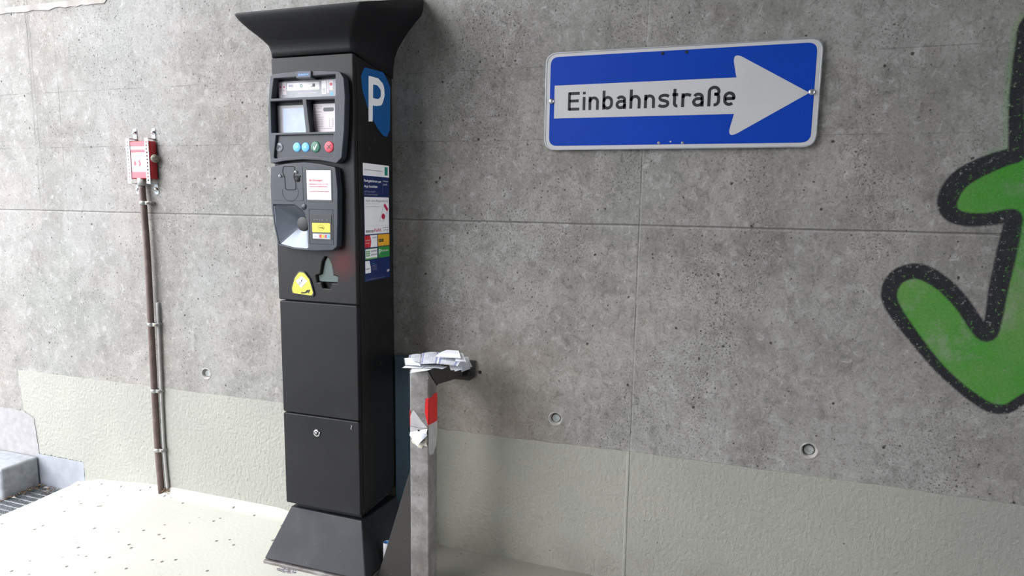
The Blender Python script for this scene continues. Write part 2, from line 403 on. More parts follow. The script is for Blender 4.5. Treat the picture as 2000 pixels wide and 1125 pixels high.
# rail metal: weathered, streaked
t = NT('weathered_rail_steel'); n = t.noise(11, 6, .7); s_ = t.noise(9, 5, .6, t.mapping((2, 2, .25)))
c = t.mix(t.ramp(n, .35, .68), (.125, .115, .110), (.255, .245, .240)); c = t.mix(t.math('MULTIPLY', t.ramp(s_, .5, .7), .45), c, (.105, .085, .070))
c = t.mix(t.math('MULTIPLY', t.pits(45, .16, .4), .6), c, (.05, .04, .035)); c = t.mix(t.math('MULTIPLY', t.pits(33, .12, .25), .6), c, (.5, .5, .5))
M_RAIL = t.set(c, .5, .25, t.bump(t.noise(150, 3), .2, .0008), .5)
M_RAILD = dirty('dark_plate_steel', (.017, .015, .014), .65, .5, (.032, .027, .024), 12)
M_TAPER = simple('red_reflective_film', (.50, .008, .010), .35, 0, .10, 30)
M_TAPEW = simple('grey_reflective_film', (.36, .35, .355), .35, 0, .12, 30)
M_TAPEB = simple('peeled_film_back', (.60, .60, .66), .5, 0, .10, 30)
M_GLUE = simple('old_adhesive', (.50, .49, .42), .7, 0, .25, 60, .5, 150)
# translucent flap of the ticket chute
t = NT('greenish_clear_flap'); t.b.inputs['Base Color'].default_value = (.24, .31, .29, 1); t.b.inputs['Roughness'].default_value = .12
t.b.inputs['Transmission Weight'].default_value = .55; t.b.inputs['IOR'].default_value = 1.45; M_FLAP = t.m
# upper door with a red spray mark beside the chute (object space: root at .388,-.14,0)
t = NT('anthracite_coat_with_red_spray'); X, Y, Z = t.xyz()
n = t.noise(5, 6); c = t.mix(t.math('MULTIPLY', t.ramp(n, .42, .72), .4), (.014, .0137, .0145), (.022, .0213, .0213))
dx = t.math('MULTIPLY', t.math('SUBTRACT', X, .098), 17.0); dz = t.math('MULTIPLY', t.math('SUBTRACT', Z, 1.066), 13.0)
r = t.math('SQRT', t.math('ADD', t.math('MULTIPLY', dx, dx), t.math('MULTIPLY', dz, dz)))
r = t.math('ADD', r, t.math('MULTIPLY_ADD', t.noise(40, 5), .5, -.25))
c = t.mix(t.ramp(r, .0, 1.1, .6, 0), c, (.105, .008, .006))
M_UDOOR = t.set(c, .42, 0, t.bump(t.noise(900, 2), .35, .0006), .22)
# thermal tickets: printed by uv
t = NT('printed_ticket_paper'); uv = t.new('ShaderNodeUVMap'); uv.uv_map = 'UVMap'
sx = t.new('ShaderNodeSeparateXYZ'); t.lk(uv.outputs[0], sx.inputs[0]); u_, v_ = sx.outputs[0], sx.outputs[1]
mp = t.new('ShaderNodeMapping'); mp.inputs['Scale'].default_value = (26, 9, 1); t.lk(uv.outputs[0], mp.inputs[0])
dash = t.ramp(t.noise(1.3, 3, .6, mp.outputs[0]), .54, .60)
rows = t.math('GREATER_THAN', t.math('FRACT', t.math('MULTIPLY', u_, 9.0)), .45)
c = t.mix(t.ramp(t.noise(3, 2, .5, uv.outputs[0]), .4, .6), (.58, .60, .66), (.68, .69, .72))
band = t.math('MAXIMUM', t.line(u_, .12, .055), t.line(u_, .86, .055))
c = t.mix(t.math('MULTIPLY', band, .75), c, (.16, .20, .42))
inn = t.math('MULTIPLY', t.line(u_, .5, .36), t.ramp(v_, .1, .14))
c = t.mix(t.math('MULTIPLY', t.math('MULTIPLY', dash, rows), t.math('MULTIPLY', inn, .8)), c, (.10, .11, .15))
M_TICKET = t.set(c, .7, 0, None, .3)

# ------------------------------------------------------------------ the setting
FR = front(0)
holes = [(1.921, .532, .0225), (1.136, .536, .021), (-.333, .547, .021)]
w = MB(); c = bpy.data.curves.new('c', 'CURVE'); c.dimensions = '2D'; c.fill_mode = 'BOTH'; c.extrude = .15
for loop in [[(-6, -.25), (9, -.25), (9, 3.2), (-6, 3.2)]]+[circ(x, z, r, 32) for x, z, r in holes]:
    sp = c.splines.new('POLY'); sp.points.add(len(loop)-1); sp.use_cyclic_u = True
    for p, q in zip(sp.points, loop): p.co = (q[0], q[1], 0, 1)
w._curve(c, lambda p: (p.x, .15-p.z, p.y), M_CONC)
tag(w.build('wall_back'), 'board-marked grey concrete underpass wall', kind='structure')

def edge(pts, step=.02, amp=.0016):
    out = []
    for (a, b), (c_, d) in zip(pts[:-1], pts[1:]):
        n = max(1, int(math.hypot(c_-a, d-b)/step))
        for k in range(n): out.append((a+(c_-a)*k/n+random.uniform(-amp, amp), b+(d-b)*k/n+random.uniform(-amp, amp)))
    out.append(pts[-1]); return out
b = MB()
top = edge([(-1.420, .459), (-.9, .461), (-.3, .464), (.03, .4675), (.711, .447), (1.0, .449), (1.397, .456), (2.0, .4545), (2.458, .452), (6.0, .450)])
bot = [(6.0, -.01), (-.6, -.01), (-1.048, -.06)]
drip = edge([(-1.048, -.06), (-1.049, .066)], .01, .002)+edge([(-1.05, .068), (-1.322, .070)], .007, .0045)+edge([(-1.323, .072), (-1.318, .16), (-1.330, .245), (-1.402, .268), (-1.41, .36), (-1.420, .459)], .008, .003)
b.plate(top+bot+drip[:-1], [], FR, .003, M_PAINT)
tag(b.build('baseboard_back'), 'cream painted coat along the foot of the wall', kind='structure')
b = MB(); b.plate([(-1.345, -.12), (-1.05, -.12), (-1.05, .064), (-1.345, .066)], [], FR, .0035, M_GREYC, .001)
tag(b.build('baseboard_left'), 'bare grey strip at the foot of the wall by the drain', kind='structure')
b = MB(); b.plate(edge([(-2.6, .30), (-1.60, .265), (-1.405, .262), (-1.345, .235), (-1.328, .07)], .012, .003)+[(-1.328, .03), (-2.6, .03)], [], FR, .0022, M_PATCH)
tag(b.build('trim_1'), 'rough plaster patch above the kerb', kind='structure')
b = MB()
lo = [(x, 2.022+random.uniform(-.003, .003)-(.004 if i % 5 == 0 else 0)) for i, x in enumerate([-3.0+.03*k for k in range(76)])]
b.plate([(p[0], p[1]) for p in lo]+[(-.72, 2.045), (-3.0, 2.043)], [], FR, .003, M_JOINT, .0006)
tag(b.build('trim_2'), 'brown mortar joint line high on the wall', kind='structure')

def fz(x, y):
    s = min(1, max(0, (-.55-x)/.5)); z = -.030*s*s*(3-2*s)
    if x < .2:
        d = max(0, .055+y)/.055; k = min(1, (.2-x)/.2)*min(1, max(0, (x+1.05)/.08)); z += .030*d*d*k
    return z
xs = [-1.076, -1.072, -1.06, -1.04, -1.0, -.96, -.9, -.8, -.7, -.6, -.5, -.3, -.1, 0, .1, .2, .5, 1, 2, 4, 9]
ys = [-1.05, -1, -.7, -.5, -.35, -.2, -.12, -.06, -.05, -.04, -.03, -.02, -.01, 0]
V = []; Fc = []
def ez(x): return -.004 if x < -1.075 else 0
for x in xs:
    for y in ys: V.append((x+(.006*math.sin(y*9)+.004*math.sin(y*23) if x < -1.03 else 0)-(.022*max(0, 1+y/.05) if x < -1.03 else 0), y, fz(x, y)+ez(x)))
ny = len(ys)
for i in range(len(xs)-1):
    for j in range(ny-1): Fc.append((i*ny+j, (i+1)*ny+j, (i+1)*ny+j+1, i*ny+j+1))
f = MB(); f.add(V, Fc, M_FLOOR, True)
ed = [V[j] for j in range(ny)]; f.add(ed+[(p[0], p[1], -.16) for p in ed], [(j, j+1, ny+j+1, ny+j) for j in range(ny-1)], M_FLOOR)
tag(f.build('floor'), 'cream painted floor with dark specks', kind='structure')
g = MB(); g.box(-14, -1.345, -14, -.001, -.30, -.094, M_GROUND); g.box(-1.345, -1.07, -14, -.001, -.30, -.15, M_GROUND); g.box(-1.07, 9, -14, -1.05, -.30, -.10, M_GROUND); g.box(-1.05, 9, -1.052, -1.04, -.12, -.004, M_KERB)
tag(g.build('ground'), 'paving outside the underpass mouth', kind='structure')
g = MB(); g.box(-.6, 8.5, -6.0, 0, 3.2, 3.4, M_SHELL); tag(g.build('ceiling'), 'underpass ceiling slab', kind='structure')
g = MB(); g.box(-.75, 8.5, -3.7, -3.5, -.02, 3.2, M_SHELL); tag(g.build('wall_front'), 'opposite underpass wall', kind='structure')
#WR

# tie-hole cones
for (x, z, r), lb in zip(holes, ['grey cement plug in a round wall recess, rightmost, below the sign', 'shallow round wall recess with a plug, right of the steel rail', 'round wall recess with a plug between red box pipe and ticket machine']):
    m = MB(); pr = r-.0005
    m.lathe((x, 0, z), (0, 1, 0), [(pr+.0045, -.0004), (pr+.002, -.0022), (pr-.0005, -.001), (pr*.80, .010), (pr*.68, .016), (pr*.60, .0165)], M_CUP, 32)
    m.lathe((x+.001, 0, z), (0, 1, 0), [(pr*.66, .018), (pr*.66, .009), (pr*.60, .0070), (pr*.48, .0085), (.0, .009)], M_PLUG, 32)
    tag(m.build('tie_hole_plug', None, (x, 0, z)), lb, 'wall plug', 'formwork tie plugs in the wall')

# graffiti: sprayed arrow-like shape, edges feathered by two attributes
stroke = [(2.353, 1.739, 16), (2.344, 1.676, 16), (2.343, 1.6, 16), (2.344, 1.536, 16), (2.3555, 1.418, 17), (2.357, 1.402, 19), (2.335, 1.395, 20), (2.284, 1.372, 23), (2.235, 1.337, 24), (2.212, 1.286, 23), (2.222, 1.248, 19), (2.258, 1.232, 17), (2.311, 1.233, 16), (2.363, 1.243, 17), (2.366, 1.212, 20), (2.36, 1.142, 22), (2.352, 1.048, 21), (2.348, .959, 19), (2.341, .922, 18), (2.32, .933, 18), (2.272, 1.002, 18), (2.219, 1.056, 19), (2.161, 1.086, 20), (2.112, 1.07, 20), (2.093, 1.024, 19), (2.109, .976, 17), (2.162, .904, 14), (2.226, .826, 12), (2.287, .769, 11), (2.332, .736, 12), (2.367, .717, 12), (2.402, .719, 12), (2.426, .739, 12), (2.48, .80, 13), (2.55, .95, 15), (2.59, 1.2, 16), (2.59, 1.5, 16), (2.53, 1.74, 16), (2.43, 1.79, 16)]
def smooth_loop(P):
    out = []; n = len(P)
    for i in range(n):
        p0, p1, p2, p3 = (Vector(P[(i+k-1) % n]) for k in range(4))
        for k in range(4):
            t_ = k/4; out.append(.5*((2*p1)+(p2-p0)*t_+(2*p0-5*p1+4*p2-p3)*t_*t_+(3*p1-p0-3*p2+p3)*t_**3))
    return out
SL = smooth_loop(stroke)
def inside(x, z):
    c = False; n = len(SL)
    for i in range(n):
        a, b_ = SL[i], SL[i-1]
        if (a.y > z) != (b_.y > z) and x < (b_.x-a.x)*(z-a.y)/(b_.y-a.y)+a.x: c = not c
    return c
def sdist(x, z):
    best = 9; dm = 9
    n = len(SL)
    for i in range(n):
        a, b_ = SL[i], SL[(i+1) % n]; ex, ez_ = b_.x-a.x, b_.y-a.y; L = ex*ex+ez_*ez_
        t_ = 0 if L == 0 else max(0, min(1, ((x-a.x)*ex+(z-a.y)*ez_)/L))
        d = math.hypot(x-a.x-ex*t_, z-a.y-ez_*t_); w_ = (a.z+(b_.z-a.z)*t_)/1000*1.02
        if d-w_ < best: best = d-w_
        if d < dm: dm = d
    return best, dm
sm = lambda x, a, b_: (lambda t_: t_*t_*(3-2*t_))(max(0, min(1, (x-a)/(b_-a))))
nx, nz, st = 92, 190, .006; ids = {}; V = []; Fc = []; A = []; B = []
vals = {}
for i in range(nx):
    for j in range(nz):
        x, z = 2.05+i*st, .68+j*st; e, d = sdist(x, z); ins = inside(x, z)
        bl = 1-sm(e, -.007, .009); gr = 1.0 if ins else ((1-sm(d, .018, .050))*.45 if (z > 1.40 and x < 2.36) else 0.0)
        vals[i, j] = (x, z, gr, bl)
for i in range(nx-1):
    for j in range(nz-1):
        q = [(i, j), (i+1, j), (i+1, j+1), (i, j+1)]
        if max(max(vals[k][2], vals[k][3]) for k in q) < .01: continue
        for k in q:
            if k not in ids:
                ids[k] = len(V); x, z, gr, bl = vals[k]; V.append((x, -.0006, z)); A.append(gr); B.append(bl)
        Fc.append([ids[k] for k in q])
me = bpy.data.meshes.new('graffiti'); me.from_pydata(V, [], Fc); me.materials.append(M_GRAF)
for nm, dat in (('fill', A), ('stroke', B)): me.attributes.new(nm, 'FLOAT', 'POINT').data.foreach_set('value', dat)
o = bpy.data.objects.new('graffiti', me); SC.collection.objects.link(o)
tag(o, 'green spray-painted graffiti with thick black outline on the concrete wall', 'graffiti')

# ------------------------------------------------------------------ one-way sign
sg = thing('street_sign', (1.4766, 0, 1.5762), 'blue rectangular one-way street sign with white arrow on the wall', 'sign')
P = front(-.009)
m = MB(); m.plate(rect(1.079, 1.426, 1.874, 1.726, .036), [], P, .003, M_SWHITE, .0012); m.build('sign_plate', sg)
m = MB(); m.plate(rect(1.079, 1.426, 1.874, 1.726, .036), [rect(1.0825, 1.4295, 1.8705, 1.7225, .034)], front(-.0115), .0022, M_SBACK, .0007); m.build('rim', sg)
m = MB(); m.plate(rect(1.0945, 1.4395, 1.8592, 1.7125, .026), [], front(-.0121), .0003, M_SBLUE); m.build('blue_field', sg)
m = MB(); m.plate(rpoly([(1.1093, 1.5247), (1.6500, 1.5240), (1.6330, 1.4520, .022), (1.8475, 1.5765, .002), (1.6345, 1.7005, .022), (1.6505, 1.6268), (1.1093, 1.6256)], 8), [], front(-.0125), .0003, M_SWHITE); m.build('arrow', sg)
def arc(cx, cy, rx, ry, a0, a1, n=12): return [(cx+rx*math.cos(math.radians(a0+(a1-a0)*k/n)), cy+ry*math.sin(math.radians(a0+(a1-a0)*k/n))) for k in range(n+1)]
def glyph(ch, w):
    """engineering-style letter as stroke centre lines, cap height 1"""
    s = .142; h = s/2; xh = .72; r = w-h; c = w/2; R = c-h
    arch = arc(c, xh-h-R*1.05, R, R*1.05, 180, 0)
    if ch == 'E': return [[(h, 0), (h, 1)], [(h, 1-h), (w, 1-h)], [(h, h), (w, h)], [(h, .52), (w*.93, .52)]]
    if ch == 'i': return [[(c, 0), (c, xh)], [(c, .86), (c, 1.0)]]
    if ch == 'n': return [[(h, 0), (h, xh)], arch+[(r, 0)]]
    if ch == 'h': return [[(h, 0), (h, 1.02)], arch+[(r, 0)]]
    if ch == 'b': return [[(h, 0), (h, 1.02)], arch+arc(c, h+R*1.05, R, R*1.05, 0, -180)]
    if ch == 'a': return [arc(c, xh-h-R*.8, R*.95, R*.8, 155, 0)+[(r, 0)], [(r, .415)]+arc(h+.20, .243, .20, .172, 90, 270)+arc(c, .071+.2, R, .2, -80, 0)]
    if ch == 's': return [spl([(w*.95, .585), (w*.76, .638), (w*.5, .650), (w*.24, .615), (w*.14, .515), (w*.26, .415), (w*.55, .365), (w*.80, .310), (w*.87, .205), (w*.76, .105), (w*.5, .070), (w*.24, .085), (w*.05, .145)])]
    if ch == 't': return [[(w*.42, .97)]+[(w*.42, .24)]+arc(w*.42+.15, .22, .15, .15, 180, 270)+[(w*.95, .07)], [(0, .665), (w, .665)]]
    if ch == 'r': return [[(h, 0), (h, xh)], arc(h+R*1.15, xh-h-R, R*1.15, R, 180, 60)+[(w*.97, .600)]]
    if ch == 'ß': return [[(h, 0)]+arc(c, 1.04-h-R*.9, R, R*.9, 180, 0)+[(r, .74)]+arc(r-.13, .73, .13, .12, 0, -90)+[(w*.52, .61)], [(w*.55, .615)]+arc(r-.16, .445, .16, .17, 90, 0)+[(r, .28)]+arc(r-.19, .26, .19, .19, 0, -90)+[(w*.50, .07)]]
    if ch == 'e': return [[(h, .365), (r+h*.6, .365)], [(r, .33)]+arc(c, xh-h-R*.95, R, R*.95, 0, 180)+arc(c, h+R*.95, R, R*.95, 180, 315)]
def spl(P, k=6):
    P = [Vector(p) for p in P]; P = [P[0]*2-P[1]]+P+[P[-1]*2-P[-2]]; out = []
    for i in range(1, len(P)-2):
        for j in range(k):
            t_ = j/k; a, b_, c_, d = P[i-1:i+3]; out.append(tuple(.5*((2*b_)+(c_-a)*t_+(2*a-5*b_+4*c_-d)*t_*t_+(3*b_-a-3*c_+d)*t_**3)))
    return out+[tuple(P[-2])]
m = MB(); H_ = .0556; lz = 1.5477; LT = [('E', 1.1541, 1.1904), ('i', 1.2004, 1.2094), ('n', 1.2196, 1.2514), ('b', 1.2629, 1.2949), ('a', 1.3039, 1.3352), ('h', 1.3462, 1.379), ('n', 1.39, 1.4216), ('s', 1.4317, 1.4642), ('t', 1.4722, 1.4891), ('r', 1.4993, 1.5271), ('a', 1.5308, 1.5631), ('ß', 1.574, 1.6085), ('e', 1.6182, 1.6506)]
for ch, xa, xb in LT:
    for path in glyph(ch, (xb-xa)/H_):
        P_ = []
        for q in path:
            if not P_ or (Vector(q)-P_[-1]).length > 1e-4: P_.append(Vector(q))
        V = []; n = len(P_)
        for i, q in enumerate(P_):
            d0 = (q-P_[i-1]).normalized() if i else (P_[1]-q).normalized(); d1 = (P_[i+1]-q).normalized() if i < n-1 else d0
            t_ = (d0+d1).normalized(); nn = Vector((-t_.y, t_.x)); k = .079/max(.5, nn.dot(Vector((-d0.y, d0.x))))
            for sg_ in (1, -1): u = q+nn*k*sg_; V.append((xa+u.x*H_, -.0131, lz+u.y*H_))
        m.add(V, [(2*i, 2*i+1, 2*i+3, 2*i+2) for i in range(n-1)], M_INK)
m.build('lettering', sg)
for x, z in ((1.0996, 1.578), (1.8528, 1.5781)):
    m = MB(); m.lathe((x, -.0125, z), (0, -1, 0), [(.0085, -.0002), (.0088, .0022), (.0072, .0048), (.004, .0062), (0, .0066)], M_STEEL, 20); m.build('bolt', sg)
for x, z in ((1.438, 1.7055), (1.5074, 1.7058)):
    m = MB(); m.lathe((x, -.0125, z), (0, -1, 0), [(.0045, 0), (.0045, .0012), (.0028, .0013), (0, .0005)], M_HOLE, 16); m.build('rivet_hole', sg)
for x, z in ((1.4385, 1.4446), (1.5085, 1.4436)):
    m = MB(); m.lathe((x, -.0125, z), (0, -1, 0), [(.0042, 0), (.004, .0015), (.002, .0025), (0, .0028)], M_CLIP, 16); m.build('rivet', sg)
m = MB(); m.lathe((1.4735, -.0125, 1.4475), (0, -1, 0), [(.0028, 0), (.0028, .0003), (0, .0003)], M_LGREY, 14); m.build('stamp', sg)

# ------------------------------------------------------------------ ticket machine
RT = (.388, -.14, 0)
tm = thing('parking_ticket_machine', RT, 'tall dark grey parking ticket machine with flared black top standing against the wall', 'ticket machine')
m = MB(); m.box(.243, .5345, -.238, -.008, .203, 1.700, M_BODY, .007, 3)
m.box(.5345, .5352, -.236, -.234, .22, 1.68, M_LINE)
m.lathe((.5345, -.133, 1.455), (1, 0, 0), [(.0075, 0), (.0075, .0008), (.005, .001), (0, .0002)], M_LINE, 16)
m.lathe((.5345, -.168, 1.425), (1, 0, 0), [(.0065, 0), (.0065, .0008), (.004, .001), (0, .0002)], M_LINE, 16)
m.lathe((.5345, -.11, .70), (1, 0, 0), [(.006, 0), (.006, .0008), (.004, .001), (0, .0002)], M_LINE, 16)
m.build('body', tm)
# cap
def ring(x0, x1f, x1b, y0, y1, zf, zb, r, n=6):
    pts = rpoly([(x0, y0, r), (x1f, y0, r), (x1b, y1, .004), (x0, y1, .004)], n)
    out = []
    for a, b_ in pts:
        k = (b_-y0)/(y1-y0); out.append((a, b_, zf+(zb-zf)*k))
    return out
Ls = [(.2355, .5370, .5370, -.2600, 1.707, 1.672, .014), (.2345, .5375, .5385, -.2615, 1.722, 1.700, .014), (.2300, .5410, .5440, -.2660, 1.740, 1.738, .015), (.2190, .5500, .5560, -.2790, 1.756, 1.768, .016), (.2050, .5640, .5740, -.2930, 1.771, 1.794, .018), (.1880, .5810, .5960, -.3080, 1.787, 1.820, .020), (.1730, .5980, .6220, -.3220, 1.805, 1.845, .020), (.1640, .6100, .6440, -.3310, 1.820, 1.864, .018), (.1610, .6150, .6520, -.3335, 1.829, 1.882, .016), (.1610, .6155, .6540, -.3335, 1.832, 1.908, .014), (.1660, .6110, .6490, -.3290, 1.836, 1.915, .012)]
rg = [ring(a, b_, b2, y0, -.006, zf-max(0, zf-1.74)*.10, zb+max(0, zb-1.80)*.10, r) for a, b_, b2, y0, zf, zb, r in Ls]
m = MB(); m.loft(rg, M_CAP, True, True, True); m.build('canopy_top', tm)
# base plinth
m = MB()
m.hexa([(.183, -.312, .016), (.583, -.312, .016), (.612, -.022, .016), (.183, -.022, .016), (.2475, -.243, .186), (.531, -.243, .182), (.545, -.03, .175), (.2475, -.03, .18)], M_BASE, .003)
m.build('plinth', tm)
m = MB(); m.box(.180, .590, -.316, -.02, 0, .011, M_RAIL, .002); m.build('foot_plate', tm)
m = MB(); m.box(.262, .520, -.228, -.04, .185, .206, M_LINE); m.build('neck', tm)
# doors
slot = rpoly([(.4215, 1.077, .012), (.409, 1.060, .02), (.4005, 1.018, .001), (.3835, 1.013, .003), (.387, .990, .002), (.4035, .991, .001), (.4085, .972, .004), (.4370, .971, .004), (.4415, .990, .001), (.4640, .990, .002), (.4665, 1.014, .003), (.4495, 1.015, .001), (.4425, 1.054, .02), (.432, 1.074, .012)])
DY = front(-.238)
m = MB(); m.plate(rect(.2365, .9255, .5355, 1.7030, .006), [slot], DY, .020, M_UDOOR, .0032); ud = m.build('upper_door', tm)
m = MB(); m.plate(rect(.2395, .5375, .5355, .9215, .006), [], DY, .020, M_DOOR, .0032); m.build('middle_door', tm)
m = MB(); m.plate(rect(.2395, .2080, .5355, .5335, .006), [], DY, .020, M_DOOR, .0032); ld = m.build('lower_door', tm)
m = MB(); m.lathe((.373, -.258, .4765), (0, -1, 0), [(.0125, -.001), (.0125, .0025), (.0105, .004), (.0075, .004)], M_CHROME, 24)
m.lathe((.373, -.258, .4765), (0, -1, 0), [(.0078, .0035), (.0078, .0042), (0, .0042)], M_LINE, 24); m.box(.3695, .3765, -.2645, -.2615, .4730, .4800, M_CHROME, .0006); m.build('lock', ld)
m = MB(); m.tube([(.5055, -.2580, .520), (.508, -.2585, .517), (.5045, -.2585, .510), (.5065, -.2580, .505)], .0007, M_WHITE, 6); m.build('scratch', ld)
# chute behind the slot
m = MB(); m.flat(rect(.380, .966, .470, 1.082, .004), front(-.2384), M_BLK)
m.flat(rpoly([(.4085, .972), (.437, .972), (.4415, .992), (.404, .992)]), front(-.2388), M_LINE); m.build('chute_back', tm)
m = MB(); fl = [(.4215, 1.074), (.410, 1.058), (.402, 1.016), (.386, 1.012), (.389, .993), (.462, .993), (.465, 1.012), (.4485, 1.013), (.441, 1.052), (.432, 1.072)]
m.plate(rpoly([(a, b_, .003) for a, b_ in fl]), [], front(-.2440), .0035, M_FLAP, .0008); m.build('ticket_flap', tm)
# badge
bo = [(.2915, .947, .008), (.2895, .965, .01), (.303, 1.003, .02), (.3215, 1.0255, .012), (.343, 1.0245, .012), (.3645, 1.002, .02), (.3800, .952, .010), (.3735, .942, .008)]
m = MB(); m.plate(rpoly(bo, 8), [], front(-.258), .0045, M_BLK, .0015); bd = m.build('badge', tm)
cx, cz = .335, .983; bi = [(cx+(a-cx)*.89, cz+(b_-cz)*.89, r) for a, b_, r in bo]
m = MB(); m.plate(rpoly(bi, 8), [], front(-.2625), .0006, M_YEL)
m.flat([(.3085, .9915), (.3305, .9685), (.3555, .9940), (.3330, 1.0095)], front(-.2631), M_LGREY, .0002)
m.flat([(.3098, .9915), (.3306, .9700), (.3542, .9938), (.3328, 1.0082)], front(-.2631), M_WHITE, .0004)
m.text('10:41', .3245, .9780, .0078, front(-.2638), M_INK, bold=.02, rot=.86, width=.024)
m.text('MO. 12.06.', .3135, .9880, .0022, front(-.2638), M_BLUE, rot=.86, width=.015)
m.text('EUR 2,00', .3365, .9735, .0022, front(-.2638), M_BLUE, rot=.86, width=.016)
m.flat([(.329, .9555), (.329, .9505), (.345, .9515), (.357, .9565), (.358, .9510), (.3665, .9655), (.352, .9640), (.3545, .9610), (.345, .9568)], front(-.2634), M_INK); m.build('badge_face', bd)
# display bezel
BZ = front(-.258)
outer = rpoly([(.2525, 1.6465, .012), (.30, 1.6500), (.37, 1.6520), (.44, 1.6500), (.506, 1.6450, .014), (.520, 1.625, .01), (.5235, 1.57), (.518, 1.47), (.5070, 1.387, .010), (.4870, 1.3705, .006), (.43, 1.3795), (.364, 1.3825), (.30, 1.3790), (.2430, 1.3705, .006), (.2385, 1.44), (.2395, 1.54)], 6)
wt = rpoly([(.2665, 1.634, .002), (.4905, 1.637, .002), (.4885, 1.5735, .001), (.2555, 1.5735, .001)]); wl = rpoly([(.2520, 1.5640, .001), (.3700, 1.5655, .001), (.3790, 1.4670, .003), (.2510, 1.4670, .003)])
wr = rpoly([(.3850, 1.5645, .001), (.4860, 1.5635, .001), (.4840, 1.4670, .003), (.3955, 1.4670, .003)]); wb = rpoly([(.2680, 1.4590, .004), (.4800, 1.4590, .004), (.4780, 1.3880, .008), (.42, 1.3925), (.364, 1.3940), (.31, 1.3920), (.2560, 1.3860, .008)])
m = MB(); m.plate(outer, [wt, wl, wr, wb], BZ, .0270, M_BEZEL, .0022); m.build('display_bezel', tm); dbz = SC.objects['display_bezel']
m = MB(); m.flat(rect(.2535, 1.385, .481, 1.4600), front(-.2765), M_BEZEL); m.build('button_panel', dbz)
pp = MB(); Pn = front(-.2587)
pp.flat(rect(.2630, 1.578, .4760, 1.6290), Pn, M_LGREY)
for a, b_, c_, d in ((.2645, 1.579, .2755, 1.626), (.2770, 1.588, .2915, 1.626), (.4510, 1.5960, .4640, 1.626)):
    pp.flat(rect(a, b_, c_, d, .0015), Pn, M_PINK, .0003)
pp.flat(rect(.4420, 1.588, .4490, 1.626), Pn, M_PINK, .0002); pp.flat(rect(.4540, 1.580, .4640, 1.590), Pn, M_LBLUE, .0003)
pp.flat(rect(.2945, 1.6000, .4150, 1.6235, .003), Pn, M_WHITE, .0003); pp.flat(rect(.4230, 1.5850, .4390, 1.6255, .002), Pn, M_WHITE, .0003)
for x in (.3060, .3140): pp.plate(circ(x, 1.6145, .0034), [circ(x, 1.6145, .0018)], front(-.2591), .0001, M_BLUE)
pp.plate(circ(.3490, 1.6130, .0050), [circ(.3490, 1.6130, .0028)], front(-.2591), .0001, M_TEAL)
pp.flat(rect(.3900, 1.6085, .3995, 1.6185), front(-.2592), M_GINK); pp.flat(rect(.3840, 1.6085, .3900, 1.6120), front(-.2592), M_LGREY)
pp.flat(circ(.4575, 1.6140, .0050), front(-.2592), M_REDB)
for x, z in ((.3290, 1.6130), (.3690, 1.6130)): pp.flat([(x, z-.0012), (x+.0025, z), (x, z+.0012)], front(-.2592), M_INK)
for s_, x in (('Start', .3095), ('Zahlung', .3485), ('Ticket', .3895)): pp.text(s_, x, 1.6025, .0024, front(-.2592), M_GINK, align='CENTER')
pp.text('Taste druecken und bezahlen'.replace('ue', 'ü'), .3350, 1.5900, .0026, front(-.2592), M_WHITE, width=.070)
for x in (.2840, .2700): pp.flat(circ(x, 1.612, .0028), front(-.2592), M_MAG); pp.flat(rect(x-.0035, 1.600, x+.0035, 1.6015), front(-.2592), M_GINK)
for k in range(4): pp.flat(rect(.4255, 1.590+.0035*k, .4365, 1.5912+.0035*k), front(-.2592), M_GINK)
pp.build('instruction_strip', dbz)
m = MB(); m.flat(rect(.2560, 1.470, .3660, 1.5545), Pn, M_GLASS); m.flat(rect(.2765, 1.470, .3650, 1.5455), Pn, M_SCREEN, .0004); m.build('display_screen', dbz)
m = MB(); m.flat(rect(.3905, 1.468, .4720, 1.5560, .001), Pn, M_PINK)
m.flat(rect(.4270, 1.5320, .4660, 1.5440, .0055), Pn, M_GINK, .0003)
TP = front(-.2592)
for s_, z, wd in (('Montag - Freitag', 1.5475, .030), ('Mo - Sa 8-19', 1.5410, .026), ('gebührenpflichtig', 1.5305, .028), ('Parkgebühr', 1.5215, .024), ('Höchstparkdauer 2 Std.', 1.5140, .034), ('Tageskarte', 1.4740, .018)):
    m.text(s_, .3940, z, .0030, TP, M_INK, width=wd)
for k, (s_, e_) in enumerate((('30 Minuten', '0,50'), ('60 Minuten', '1,00'), ('90 Minuten', '1,50'), ('120 Minuten', '2,00'), ('Kurzparken', 'frei'))):
    z = 1.5075-.0055*k; m.text(s_, .3940, z, .0030, TP, M_INK, width=.032); m.text('€', .4475, z, .0030, TP, M_INK); m.text(e_, .4570, z, .0030, TP, M_INK)
m.text('Bei Störungen bitte Parkscheibe benutzen', .3940, 1.4800, .0024, TP, M_INK, width=.066); m.build('tariff_card', dbz)
m = MB(); m.plate(rpoly([(.353, 1.6300, .003), (.407, 1.6290, .003), (.409, 1.6510, .004), (.352, 1.6530, .004)]), [], front(-.258), .032, M_BEZEL, .002)
m.flat(rect(.3575, 1.6335, .4040, 1.6470, .001), front(-.2904), M_NAVY); m.text('PARKEON', .362, 1.6380, .0045, front(-.2907), M_LBLUE, width=.036, bold=.02); m.build('header_tab', dbz)
BT = front(-.2768)
def button(x, z, r, mt, fn, lb):
    b_ = MB(); b_.lathe((x, -.2765, z), (0, -1, 0), [(r*1.06, 0), (r, .0018), (r*.9, .0024), (0, .0024)], mt, 28)
    fn(b_, x, z, front(-.2792)); o_ = b_.build('button', dbz); o_['label'] = lb
